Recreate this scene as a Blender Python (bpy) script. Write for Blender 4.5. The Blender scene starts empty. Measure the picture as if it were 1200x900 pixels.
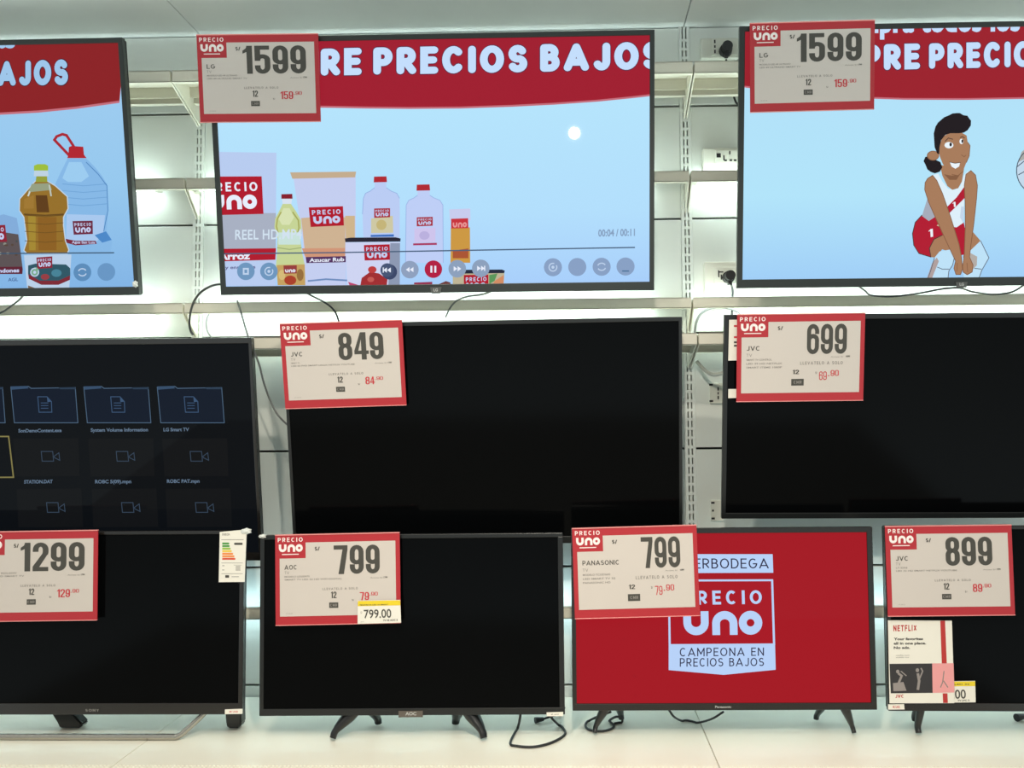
import bpy, bmesh, math, random
from mathutils import Vector, Matrix
from mathutils.geometry import tessellate_polygon

random.seed(7)
SC = bpy.context.scene
COL = SC.collection
PI = math.pi

# ------------------------------------------------------------------ camera
CZ = 1.45                       # eye height
F, PX, PY = 1000.0, 647.6, 450.0
YAW, PITCH, ROLL = 0.0231, 0.0507, 0.00766


def cam_axes():
    f = Vector((-math.sin(YAW) * math.cos(PITCH), math.cos(YAW) * math.cos(PITCH), math.sin(PITCH)))
    r = Vector((math.cos(YAW), math.sin(YAW), 0))
    u = r.cross(f)
    c, s = math.cos(ROLL), math.sin(ROLL)
    return r * c - u * s, r * s + u * c, f


RX, UX, FX = cam_axes()
cam_data = bpy.data.cameras.new('camera')
cam = bpy.data.objects.new('camera', cam_data)
COL.objects.link(cam)
m3 = Matrix((RX, UX, -FX)).transposed()
cam.matrix_world = Matrix.Translation((0, 0, CZ)) @ m3.to_4x4()
cam_data.sensor_fit = 'HORIZONTAL'
cam_data.sensor_width = 36
cam_data.lens = F / 1200 * 36
cam_data.shift_x = -(PX - 600) / 1200
cam_data.clip_start = 0.02
SC.camera = cam

SC.view_settings.view_transform = 'Standard'
SC.view_settings.look = 'None'
SC.view_settings.exposure = 0.0
SC.view_settings.gamma = 1.0
SC.view_settings.use_curve_mapping = False

# ------------------------------------------------------------------ light
CEIL_COL, CEIL_S = (0.94, 0.93, 0.87), 0.80
HOR_COL, HOR_S = (0.86, 0.93, 0.92), 0.32
LOW_COL, LOW_S = (0.82, 0.94, 0.96), 2.1
LED_S = 12.0

w = bpy.data.worlds.new('shop_hall')
SC.world = w
w.use_nodes = True
nt = w.node_tree
nt.nodes.clear()
out = nt.nodes.new('ShaderNodeOutputWorld')
bg = nt.nodes.new('ShaderNodeBackground')
tc = nt.nodes.new('ShaderNodeTexCoord')
sep = nt.nodes.new('ShaderNodeSeparateXYZ')
ramp = nt.nodes.new('ShaderNodeValToRGB')
mr = nt.nodes.new('ShaderNodeMapRange')
mr.inputs['From Min'].default_value = -1
mr.inputs['From Max'].default_value = 1
nt.links.new(tc.outputs['Generated'], sep.inputs[0])
nt.links.new(sep.outputs['Z'], mr.inputs['Value'])
nt.links.new(mr.outputs[0], ramp.inputs[0])
nt.links.new(ramp.outputs[0], bg.inputs[0])
nt.links.new(bg.outputs[0], out.inputs[0])
el = ramp.color_ramp.elements
el[0].position = 0.24
el[0].color = (*[c * LOW_S for c in LOW_COL], 1)
el[1].position = 0.50
el[1].color = (*[c * HOR_S for c in HOR_COL], 1)
e3 = ramp.color_ramp.elements.new(0.72)
e3.color = (*[c * CEIL_S for c in CEIL_COL], 1)


def area_light(name, loc, target, size, power, col, shape='DISK'):
    l = bpy.data.lights.new(name, 'AREA')
    l.shape = shape
    l.size = size
    l.energy = power
    l.color = col
    o = bpy.data.objects.new(name, l)
    COL.objects.link(o)
    o.location = loc
    d = Vector(target) - Vector(loc)
    o.rotation_euler = d.to_track_quat('-Z', 'Y').to_euler()
    return o


# the ceiling spotlight above the aisle (its reflection shows in the middle top screen)
sl = bpy.data.lights.new('aisle_spotlight', 'SPOT')
sl.energy = 88.0
sl.color = (1.0, 0.92, 0.78)
sl.spot_size = math.radians(172)
sl.spot_blend = 1.0
sl.shadow_soft_size = 0.022
so = bpy.data.objects.new('aisle_spotlight', sl)
COL.objects.link(so)
so.location = (0.02, 0.45, CZ + 0.735)
so.rotation_euler = (Vector((0.0, 1.0, 0.0)) - so.location).to_track_quat('-Z', 'Y').to_euler()
# ceiling downlight in front of the canopy, left of the camera
area_light('ceiling_downlight', (-0.62, 0.30, CZ + 1.75), (-0.60, 0.55, 0.0), 0.12, 26.0, (1.0, 0.92, 0.78))


# ------------------------------------------------------------------ materials
def lin(c):
    return tuple(((v / 255) / 12.92 if v / 255 <= 0.04045 else ((v / 255 + 0.055) / 1.055) ** 2.4) for v in c)


MATS = {}


def mat(name, rgb, rough=0.5, metal=0.0, spec=0.5, noise=0.0, nscale=40.0, bump=0.0, alpha=1.0, coat=0.0):
    if name in MATS:
        return MATS[name]
    m = bpy.data.materials.new(name)
    m.use_nodes = True
    n = m.node_tree
    b = n.nodes['Principled BSDF']
    c = lin(rgb)
    b.inputs['Base Color'].default_value = (*c, 1)
    b.inputs['Roughness'].default_value = rough
    b.inputs['Metallic'].default_value = metal
    b.inputs['Specular IOR Level'].default_value = spec
    b.inputs['Alpha'].default_value = alpha
    b.inputs['Coat Weight'].default_value = coat
    if noise or bump:
        t = n.nodes.new('ShaderNodeTexCoord')
        ns = n.nodes.new('ShaderNodeTexNoise')
        ns.inputs['Scale'].default_value = nscale
        ns.inputs['Detail'].default_value = 4
        n.links.new(t.outputs['Object'], ns.inputs['Vector'])
        if noise:
            r = n.nodes.new('ShaderNodeValToRGB')
            r.color_ramp.elements[0].position = 0.3
            r.color_ramp.elements[1].position = 0.7
            r.color_ramp.elements[0].color = (*[v * (1 - noise) for v in c], 1)
            r.color_ramp.elements[1].color = (*[min(1, v * (1 + noise)) for v in c], 1)
            n.links.new(ns.outputs['Fac'], r.inputs[0])
            n.links.new(r.outputs[0], b.inputs['Base Color'])
        if bump:
            bp = n.nodes.new('ShaderNodeBump')
            bp.inputs['Strength'].default_value = bump
            bp.inputs['Distance'].default_value = 0.002
            n.links.new(ns.outputs['Fac'], bp.inputs['Height'])
            n.links.new(bp.outputs[0], b.inputs['Normal'])
    MATS[name] = m
    return m


def glow(rgb, strength=1.0):
    """a colour shown by a lit screen"""
    key = 'screen_%d_%d_%d_%d' % (*rgb, int(strength * 100))
    if key in MATS:
        return MATS[key]
    m = bpy.data.materials.new(key)
    m.use_nodes = True
    b = m.node_tree.nodes['Principled BSDF']
    b.inputs['Base Color'].default_value = (0.003, 0.003, 0.003, 1)
    b.inputs['Roughness'].default_value = 0.03
    b.inputs['Specular IOR Level'].default_value = 0.04
    b.inputs['Emission Color'].default_value = (*lin(rgb), 1)
    b.inputs['Emission Strength'].default_value = strength
    MATS[key] = m
    return m


def glow_gradient(name, stops, axis=2, lo=0.0, hi=0.6):
    """picture shown by a screen whose colour drifts over its height"""
    m = bpy.data.materials.new(name)
    m.use_nodes = True
    n = m.node_tree
    b = n.nodes['Principled BSDF']
    b.inputs['Base Color'].default_value = (0.003, 0.003, 0.003, 1)
    b.inputs['Roughness'].default_value = 0.03
    b.inputs['Specular IOR Level'].default_value = 0.10
    t = n.nodes.new('ShaderNodeTexCoord')
    s = n.nodes.new('ShaderNodeSeparateXYZ')
    mp = n.nodes.new('ShaderNodeMapRange')
    mp.inputs['From Min'].default_value = lo
    mp.inputs['From Max'].default_value = hi
    r = n.nodes.new('ShaderNodeValToRGB')
    n.links.new(t.outputs['Object'], s.inputs[0])
    n.links.new(s.outputs[axis], mp.inputs['Value'])
    n.links.new(mp.outputs[0], r.inputs[0])
    n.links.new(r.outputs[0], b.inputs['Emission Color'])
    b.inputs['Emission Strength'].default_value = 1.0
    for i, (p, c) in enumerate(stops):
        e = r.color_ramp.elements[i] if i < 2 else r.color_ramp.elements.new(p)
        e.position = p
        e.color = (*lin(c), 1)
    MATS[name] = m
    return m


M_PANEL = mat('white_panel', (226, 230, 224), 0.35, noise=0.02, nscale=3)
M_SHELF = mat('shelf_white', (226, 222, 206), 0.4, noise=0.02, nscale=5)
M_CANOPY = mat('canopy_white', (236, 240, 238), 0.5, noise=0.03, nscale=4)
M_DECK = mat('deck_cream', (246, 242, 226), 0.32, noise=0.02, nscale=6)
M_BACK = mat('gondola_back_grey', (70, 72, 66), 0.8)
M_FLOOR = mat('floor_tile', (196, 192, 180), 0.3, noise=0.05, nscale=2)
M_BEZEL = mat('bezel_black', (26, 28, 28), 0.3, spec=0.5)
M_BEZEL2 = mat('bezel_grey', (40, 46, 44), 0.35, spec=0.5)
M_BEZBRN = mat('bezel_gloss', (30, 28, 26), 0.2, spec=0.6)
M_BODY = mat('tv_back_plastic', (20, 20, 21), 0.6)
M_LEG = mat('leg_black', (22, 23, 24), 0.28, spec=0.6)
M_SILVER = mat('silver_bezel', (150, 148, 142), 0.35, metal=0.7)
M_CHROME = mat('wrapped_steel', (170, 168, 160), 0.18, metal=0.85, bump=0.6, nscale=60)
M_FILM = mat('plastic_film', (225, 228, 222), 0.2, spec=0.8, bump=0.8, nscale=80)
M_CORD = mat('cord_black', (30, 32, 34), 0.5)
M_CORDG = mat('cord_grey', (112, 114, 112), 0.5)
M_CORDW = mat('cord_white', (196, 198, 190), 0.5)
M_OUT = mat('outlet_ivory', (222, 222, 210), 0.4)
M_SLOT = mat('slot_black', (24, 24, 24), 0.7)
M_STEEL = mat('mount_steel', (60, 62, 64), 0.4, metal=0.6)
M_GLASS_OFF = mat('screen_off', (6, 7, 8), 0.10, spec=0.06)
M_RED = mat('sign_red', (180, 40, 50), 0.45)
M_PAPER = mat('sign_paper', (208, 199, 191), 0.55)
M_INK = mat('sign_ink', (70, 68, 62), 0.6)  # dark print lightened so its colour carries the sleeve's lamp glare
M_GREY = mat('sign_grey_print', (140, 134, 128), 0.6)
M_REDINK = mat('sign_red_ink', (200, 44, 56), 0.6)
M_LOGO = mat('sign_logo_white', (246, 236, 232), 0.5)
M_CLEAR = mat('sign_sleeve', (236, 150, 146), 0.15, spec=0.6)
M_YELLOW = mat('tag_yellow', (236, 208, 40), 0.5)
M_WHITE = mat('tag_white', (238, 234, 222), 0.5)
M_PINK = mat('card_pink', (236, 160, 160), 0.5)
M_DKRED = mat('card_red', (186, 48, 46), 0.5)
M_PHOTO = mat('card_photo_dark', (48, 46, 48), 0.5)
M_PHOTOL = mat('card_photo_light', (150, 142, 138), 0.5)
M_EG = mat('energy_green', (70, 150, 60), 0.5)
M_EL = mat('energy_lime', (150, 190, 60), 0.5)
M_EY = mat('energy_yellow', (240, 200, 60), 0.5)
M_EO = mat('energy_orange', (240, 140, 60), 0.5)
M_ER = mat('energy_red', (220, 80, 50), 0.5)
M_LED = bpy.data.materials.new('led_diffuser')
M_LED.use_nodes = True
_b = M_LED.node_tree.nodes['Principled BSDF']
_b.inputs['Emission Color'].default_value = (0.82, 1.0, 0.97, 1)
_b.inputs['Emission Strength'].default_value = LED_S

M_LED_LOW = M_LED.copy()
M_LED_LOW.name = 'led_diffuser_low'
M_LED_LOW.node_tree.nodes['Principled BSDF'].inputs['Emission Strength'].default_value = LED_S * 0.55
M_LED_LOW.node_tree.nodes['Principled BSDF'].inputs['Emission Color'].default_value = (0.62, 0.90, 1.0, 1)


# ------------------------------------------------------------------ helpers
def at(x, y, Y):
    """world point on the vertical plane at depth Y seen at photo pixel x, y"""
    v = FX + RX * ((x - PX) / F) - UX * ((y - PY) / F)
    return Vector((0, 0, CZ)) + v * (Y / v.y)


def obj(name, bm, mats, parent=None, smooth=False):
    bmesh.ops.recalc_face_normals(bm, faces=bm.faces) if smooth is not None else None
    me = bpy.data.meshes.new(name)
    bm.to_mesh(me)
    bm.free()
    if not isinstance(mats, (list, tuple)):
        mats = [mats]
    for m in mats:
        me.materials.append(m)
    if smooth:
        for p in me.polygons:
            p.use_smooth = True
    o = bpy.data.objects.new(name, me)
    COL.objects.link(o)
    if parent:
        o.parent = parent
    return o


def tag(o, label, cat, group=None, kind=None):
    o['label'] = label
    o['category'] = cat
    if group:
        o['group'] = group
    if kind:
        o['kind'] = kind
    return o


def thing(name, label, cat, loc=(0, 0, 0), group=None):
    o = bpy.data.objects.new(name, None)
    COL.objects.link(o)
    o.location = loc
    o.empty_display_size = 0.05
    return tag(o, label, cat, group)


def bx(bm, x0, x1, y0, y1, z0, z1, bev=0.0, mi=0, mtx=None):
    t = bmesh.new()
    bmesh.ops.create_cube(t, size=1)
    for v in t.verts:
        v.co = Vector((x0 + (v.co.x + .5) * (x1 - x0), y0 + (v.co.y + .5) * (y1 - y0), z0 + (v.co.z + .5) * (z1 - z0)))
    if bev:
        bmesh.ops.bevel(t, geom=list(t.edges), offset=bev, segments=2, affect='EDGES', profile=0.5)
    merge(bm, t, mi, mtx)


def merge(bm, t, mi=0, mtx=None):
    vm = {}
    for v in t.verts:
        vm[v] = bm.verts.new(mtx @ v.co if mtx else v.co)
    for f in t.faces:
        try:
            nf = bm.faces.new([vm[v] for v in f.verts])
            nf.material_index = mi
            nf.smooth = f.smooth
        except ValueError:
            pass
    t.free()


def prism(bm, pts, a0, a1, axis='x', mi=0, bev=0.0):
    """extrude a 2D outline: axis x -> pts are (y,z); axis y -> pts are (x,z)"""
    t = bmesh.new()

    def P(p, a):
        return Vector((a, p[0], p[1])) if axis == 'x' else Vector((p[0], a, p[1]))
    A = [t.verts.new(P(p, a0)) for p in pts]
    B = [t.verts.new(P(p, a1)) for p in pts]
    t.faces.new(A)
    t.faces.new(B[::-1])
    n = len(pts)
    for i in range(n):
        t.faces.new([A[i], B[i], B[(i + 1) % n], A[(i + 1) % n]])
    bmesh.ops.recalc_face_normals(t, faces=t.faces)
    if bev:
        bmesh.ops.bevel(t, geom=list(t.edges), offset=bev, segments=2, affect='EDGES')
    merge(bm, t, mi)


def catmull(pts, n=8):
    P = [Vector(p) for p in pts]
    P = [P[0] * 2 - P[1]] + P + [P[-1] * 2 - P[-2]]
    res = []
    for i in range(1, len(P) - 2):
        a, b, c, d = P[i - 1:i + 3]
        for k in range(n):
            t = k / n
            res.append(.5 * ((2 * b) + (c - a) * t + (2 * a - 5 * b + 4 * c - d) * t * t + (3 * b - a - 3 * c + d) * t ** 3))
    res.append(P[-2])
    return res


def tube(bm, path, rad, sides=8, mi=0, flat=None):
    """swept tube; rad may be a list; flat=(a,b) scales the section (side, up)"""
    path = [Vector(p) for p in path]
    n = len(path)
    rads = rad if isinstance(rad, (list, tuple)) else [rad] * n
    fa, fb = flat or (1, 1)
    up = Vector((0, 0, 1))
    rings = []
    T0 = (path[1] - path[0]).normalized()
    nrm = up - T0 * up.dot(T0)
    if nrm.length < 1e-3:
        nrm = Vector((0, 1, 0)) - T0 * T0.y
    nrm.normalize()
    for i in range(n):
        T = (path[min(i + 1, n - 1)] - path[max(i - 1, 0)]).normalized()
        nrm = (nrm - T * nrm.dot(T))
        if nrm.length < 1e-6:
            nrm = Vector((0, 1, 0))
        nrm.normalize()
        b = T.cross(nrm)
        rings.append([bm.verts.new(path[i] + (b * math.cos(2 * PI * k / sides) * fa + nrm * math.sin(2 * PI * k / sides) * fb) * rads[i]) for k in range(sides)])
    for i in range(n - 1):
        for k in range(sides):
            f = bm.faces.new([rings[i][k], rings[i][(k + 1) % sides], rings[i + 1][(k + 1) % sides], rings[i + 1][k]])
            f.material_index = mi
            f.smooth = True
    for r in (rings[0][::-1], rings[-1]):
        f = bm.faces.new(r)
        f.material_index = mi


def cyl(bm, c, r, h, axis='y', seg=24, mi=0, r2=None):
    t = bmesh.new()
    bmesh.ops.create_cone(t, cap_ends=True, segments=seg, radius1=r, radius2=r if r2 is None else r2, depth=h)
    R = {'z': Matrix(), 'y': Matrix.Rotation(PI / 2, 4, 'X'), 'x': Matrix.Rotation(PI / 2, 4, 'Y')}[axis]
    merge(bm, t, mi, Matrix.Translation(c) @ R)


# ---------------------------------------------------------------- flat artwork
_TXT = {}


def text_tris(s, off=0.0, space=1.0):
    """triangles of a line of lettering; baseline 0, cap height 1, starts at x 0"""
    key = (s, off, space)
    if key in _TXT:
        return _TXT[key]
    cu = bpy.data.curves.new('lettering', 'FONT')
    cu.body = s
    cu.offset = off
    cu.space_character = space
    cu.resolution_u = 3
    o = bpy.data.objects.new('lettering', cu)
    COL.objects.link(o)
    dg = bpy.context.evaluated_depsgraph_get()
    me = bpy.data.meshes.new_from_object(o.evaluated_get(dg))
    me.calc_loop_triangles()
    xs = [v.co.x for v in me.vertices] or [0]
    x0 = min(xs)
    k = 1 / (0.682 + 2 * off)
    tr = [[((me.vertices[i].co.x - x0) * k, (me.vertices[i].co.y + off) * k) for i in t.vertices] for t in me.loop_triangles]
    wd = (max(xs) - x0) * k
    bpy.data.objects.remove(o)
    bpy.data.curves.remove(cu)
    bpy.data.meshes.remove(me)
    _TXT[key] = (tr, wd)
    return _TXT[key]


def ribbon(pts, w, closed=False, wx=None):
    """stroke a polyline; returns quads.  wx: horizontal pen width when it differs from the vertical w"""
    k = (wx or w) / w
    P = [(p[0] / k, p[1]) for p in pts]
    n = len(P)
    L, Rr = [], []
    for i in range(n):
        if closed:
            a, b, c = P[i - 1], P[i], P[(i + 1) % n]
        else:
            a, b, c = P[max(i - 1, 0)], P[i], P[min(i + 1, n - 1)]
        d1 = Vector((b[0] - a[0], b[1] - a[1]))
        d2 = Vector((c[0] - b[0], c[1] - b[1]))
        if d1.length < 1e-9:
            d1 = d2
        if d2.length < 1e-9:
            d2 = d1
        d1.normalize()
        d2.normalize()
        t = d1 + d2
        if t.length < 1e-6:
            t = d1.copy()
        t.normalize()
        nn = Vector((-t.y, t.x))
        m = w / 2 / max(0.35, nn.dot(Vector((-d1.y, d1.x))))
        L.append(((b[0] + nn.x * m) * k, b[1] + nn.y * m))
        Rr.append(((b[0] - nn.x * m) * k, b[1] - nn.y * m))
    q = []
    for i in range(n if closed else n - 1):
        j = (i + 1) % n
        q.append([L[i], L[j], Rr[j], Rr[i]])
    return q


def arc(cx, cy, rx, ry, a0, a1, n=10):
    return [(cx + rx * math.cos(math.radians(a0 + (a1 - a0) * i / n)), cy + ry * math.sin(math.radians(a0 + (a1 - a0) * i / n))) for i in range(n + 1)]


def digit_quads(ch, wd=0.56, hx=0.205, hy=0.145):
    """heavy condensed numeral, unit height, y up; returns (polygons, width)"""
    x0, x1, y0, y1 = hx / 2, wd - hx / 2, hy / 2, 1 - hy / 2
    cx, rx = wd / 2, (wd - hx) / 2
    r = 0.17
    St = []

    def S(p, closed=False):
        St.extend(ribbon(p, hy, closed, hx))
    if ch == '0':
        S(arc(cx, y1 - r, rx, r, 0, 180) + arc(cx, y0 + r, rx, r, 180, 360), True)
    elif ch == '8':
        m = 0.53
        S(arc(cx, y1 - .14, rx * .96, .14, 0, 180) + arc(cx, m + .14, rx * .96, .14, 180, 360), True)
        S(arc(cx, m - .15, rx, .15, 0, 180) + arc(cx, y0 + .15, rx, .15, 180, 360), True)
    elif ch in '96':
        m = 0.40
        q = list(St)
        S(arc(cx, y1 - r, rx, r, 0, 180) + arc(cx, m + r * .8, rx, r * .8, 180, 360), True)
        S([(x1, y1 - r), (x1, y0 + r)] + arc(cx, y0 + r, rx, r, 0, -180)[1:] + [(x0, y0 + r + .09)])
        if ch == '6':
            St[:] = [[(wd - p[0], 1 - p[1]) for p in poly] for poly in St]
    elif ch == '7':
        S([(0, y1), (wd, y1)])
        a, b = (wd, 1 - hy * .5), (wd * .52, 0)
        St.append([(wd - hx * 1.0, 1 - hy), (wd, 1 - hy), (wd * .36 + hx, 0), (wd * .36 - hx * .08, 0)])
    elif ch == '1':
        wd = wd * .62
        St.append([(wd - hx, 0), (wd, 0), (wd, 1), (wd - hx, 1)])
        St.append([(wd - hx, 1), (wd - hx, .78), (0, .72), (0, .83), (wd - hx * 1.15, .90), (wd - hx * .9, 1)])
    elif ch == '2':
        S([(x0, y1 - r - .08)] + arc(cx, y1 - r, rx, r, 180, 0) + [(x1, .66), (x1 - .02, .58)])
        St.append([(x1 - .02 + hx / 2, .60), (x1 - .02 - hx / 2, .60), (0, .16), (0, 0.0), (hx, .10)])
        St.append([(x1 - .02 + hx / 2, .60), (0.0, .12), (hx * .95, .12)])
        S([(0, y0), (wd, y0)])
    elif ch == '4':
        St.append([(wd * .52, 0), (wd * .52 + hx, 0), (wd * .52 + hx, 1), (wd * .52, 1)])
        St.append([(0, .20), (wd + .03, .20), (wd + .03, .33), (0, .33)])
        St.append([(0, .33), (hx * .8, .33), (wd * .52 + hx * .4, 1), (wd * .52 - hx * .1, 1)])
    elif ch == '5':
        St.append([(x0 - hx / 2, 1), (wd * .95, 1), (wd * .95, 1 - hy), (x0 - hx / 2, 1 - hy)])
        St.append([(0, 1), (hx, 1), (hx, .46), (0, .46)])
        S([(x0, .50)] + arc(cx, .50, rx, .12, 180, 0)[1:] + arc(cx, y0 + r, rx, r, 0, -180) + [(x0, y0 + r + .06)])
    elif ch == '3':
        S([(x0, y1 - r - .05)] + arc(cx, y1 - r, rx, r, 180, 0) + [(x1, .62)] + [(cx, .53)])
        S([(cx, .53), (x1, .44)] + arc(cx, y0 + r, rx, r, 0, -180) + [(x0, y0 + r + .05)])
    elif ch == '.':
        St.append([(0, 0), (hx, 0), (hx, hy), (0, hy)])
        return St, hx
    return St, wd


def number_polys(s, gap=0.085, **k):
    polys, x = [], 0
    for ch in s:
        q, wd = digit_quads(ch, **k)
        polys += [[(p[0] + x, p[1]) for p in poly] for poly in q]
        x += wd + gap
    return polys, x - gap


def uno_polys():
    """the rounded three-letter logotype, unit height, y up"""
    t = 0.34
    P = []
    # u
    P += ribbon([(.17, 1), (.17, .52)] + arc(.55, .52, .38, .35, 180, 360, 14)[1:] + [(.93, 1)], t)
    # n
    P += ribbon([(1.42, 0), (1.42, .48)] + arc(1.80, .48, .38, .35, 180, 0, 14)[1:] + [(2.18, 0)], t)
    # o
    P += ribbon(arc(2.92, .5, .34, .33, 0, 345, 23), t, True)
    return P, 3.43


CW = {'I': 0.0, 'E': .46, 'F': .44, 'L': .44, 'J': .42, 'M': .78, 'A': .78, 'V': .68, 'N': .62, 'O': .74, 'C': .64, 'G': .70, 'D': .62, 'T': .58, ' ': .22, '/': .34, '.': 0.0, 'S': .52, 'B': .52, 'P': .52, 'R': .54}


def cap_strokes(ch):
    """skeleton of a capital letter: list of (points, closed), x 0..w, y 0..1"""
    w = CW.get(ch, .56)
    A = lambda cx, cy, rx, ry, a, b, n=12: arc(cx, cy, rx, ry, a, b, n)
    bowl = lambda y0, y1, ww: [(0, y1), (ww * .5, y1)] + A(ww * .5, (y0 + y1) / 2, ww * .5, (y1 - y0) / 2, 90, -90)[1:] + [(0, y0)]
    G = {
        'A': [([(0, 0), (w / 2, 1)], 0), ([(w / 2, 1), (w, 0)], 0), ([(w * .15, .26), (w * .85, .26)], 0)],
        'B': [([(0, 0), (0, 1)], 0), (bowl(.53, 1, w * .9), 0), (bowl(0, .53, w), 0)],
        'C': [(A(w * .52, .5, w * .52, .5, 48, 312, 20), 0)],
        'D': [([(0, 0), (0, 1)], 0), ([(0, 1), (w * .4, 1)] + A(w * .4, .5, w * .6, .5, 90, -90)[1:] + [(0, 0)], 0)],
        'E': [([(w, 1), (0, 1), (0, 0), (w, 0)], 0), ([(0, .51), (w * .9, .51)], 0)],
        'F': [([(w, 1), (0, 1), (0, 0)], 0), ([(0, .50), (w * .88, .50)], 0)],
        'G': [(A(w * .5, .5, w * .5, .5, 48, 350, 20) + [(w, .46), (w * .58, .46)], 0)],
        'H': [([(0, 0), (0, 1)], 0), ([(w, 0), (w, 1)], 0), ([(0, .5), (w, .5)], 0)],
        'I': [([(0, 0), (0, 1)], 0)],
        'J': [([(w, 1), (w, .28)] + A(w * .5, .28, w * .5, .28, 0, -150, 10)[1:], 0)],
        'K': [([(0, 0), (0, 1)], 0), ([(w, 1), (0, .42)], 0), ([(w * .3, .6), (w, 0)], 0)],
        'L': [([(0, 1), (0, 0), (w, 0)], 0)],
        'M': [([(0, 0), (0, 1)], 0), ([(0, 1), (w * .5, .25), (w, 1)], 0), ([(w, 1), (w, 0)], 0)],
        'N': [([(0, 0), (0, 1)], 0), ([(0, 1), (w, 0)], 0), ([(w, 0), (w, 1)], 0)],
        'O': [(A(w * .5, .5, w * .5, .5, 0, 348, 29), 1)],
        'P': [([(0, 0), (0, 1)], 0), (bowl(.42, 1, w), 0)],
        'R': [([(0, 0), (0, 1)], 0), (bowl(.45, 1, w * .96), 0), ([(w * .42, .45), (w, 0)], 0)],
        'S': [(A(w * .5, .745, w * .46, .255, 30, 270, 12) + A(w * .5, .255, w * .5, .255, 90, -150, 12)[1:], 0)],
        'T': [([(0, 1), (w, 1)], 0), ([(w / 2, 1), (w / 2, 0)], 0)],
        'U': [([(0, 1), (0, .32)] + A(w * .5, .32, w * .5, .32, 180, 360)[1:] + [(w, 1)], 0)],
        'V': [([(0, 1), (w / 2, 0)], 0), ([(w / 2, 0), (w, 1)], 0)],
        'X': [([(0, 1), (w, 0)], 0), ([(0, 0), (w, 1)], 0)],
        'Y': [([(0, 1), (w / 2, .46), (w, 1)], 0), ([(w / 2, .46), (w / 2, 0)], 0)],
        'Z': [([(0, 1), (w, 1), (0, 0), (w, 0)], 0)],
        '/': [([(0, 0), (w, 1)], 0)],
        '.': [([(0, 0), (0, .02)], 0)],
    }
    return G.get(ch, []), w


def cap_polys(s, t=0.16, gap=0.16, round_ends=False):
    """capitals drawn with a pen of width t; unit height overall, y up"""
    out, x = [], t / 2
    k = 1 - t
    for ch in s:
        st, w = cap_strokes(ch)
        for pts, cl in st:
            P = [(x + a * k, t / 2 + b * k) for a, b in pts]
            if not cl and not round_ends:
                # square the free ends out to the full letter height
                def ext(a, b):
                    d = Vector((a[0] - b[0], a[1] - b[1])).normalized()
                    return (a[0] + d.x * t / 2, a[1] + d.y * t / 2) if abs(d.y) > .9 or abs(d.x) > .97 else a
                P = [ext(P[0], P[1])] + P[1:-1] + [ext(P[-1], P[-2])]
            out += ribbon(P, t, bool(cl))
            if round_ends and not cl:
                for e in (P[0], P[-1]):
                    out.append(arc(e[0], e[1], t / 2, t / 2, 0, 330, 11))
                for e in P[1:-1]:
                    pass
        x += w * k + t + gap
    return out, x - gap - t / 2


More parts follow.
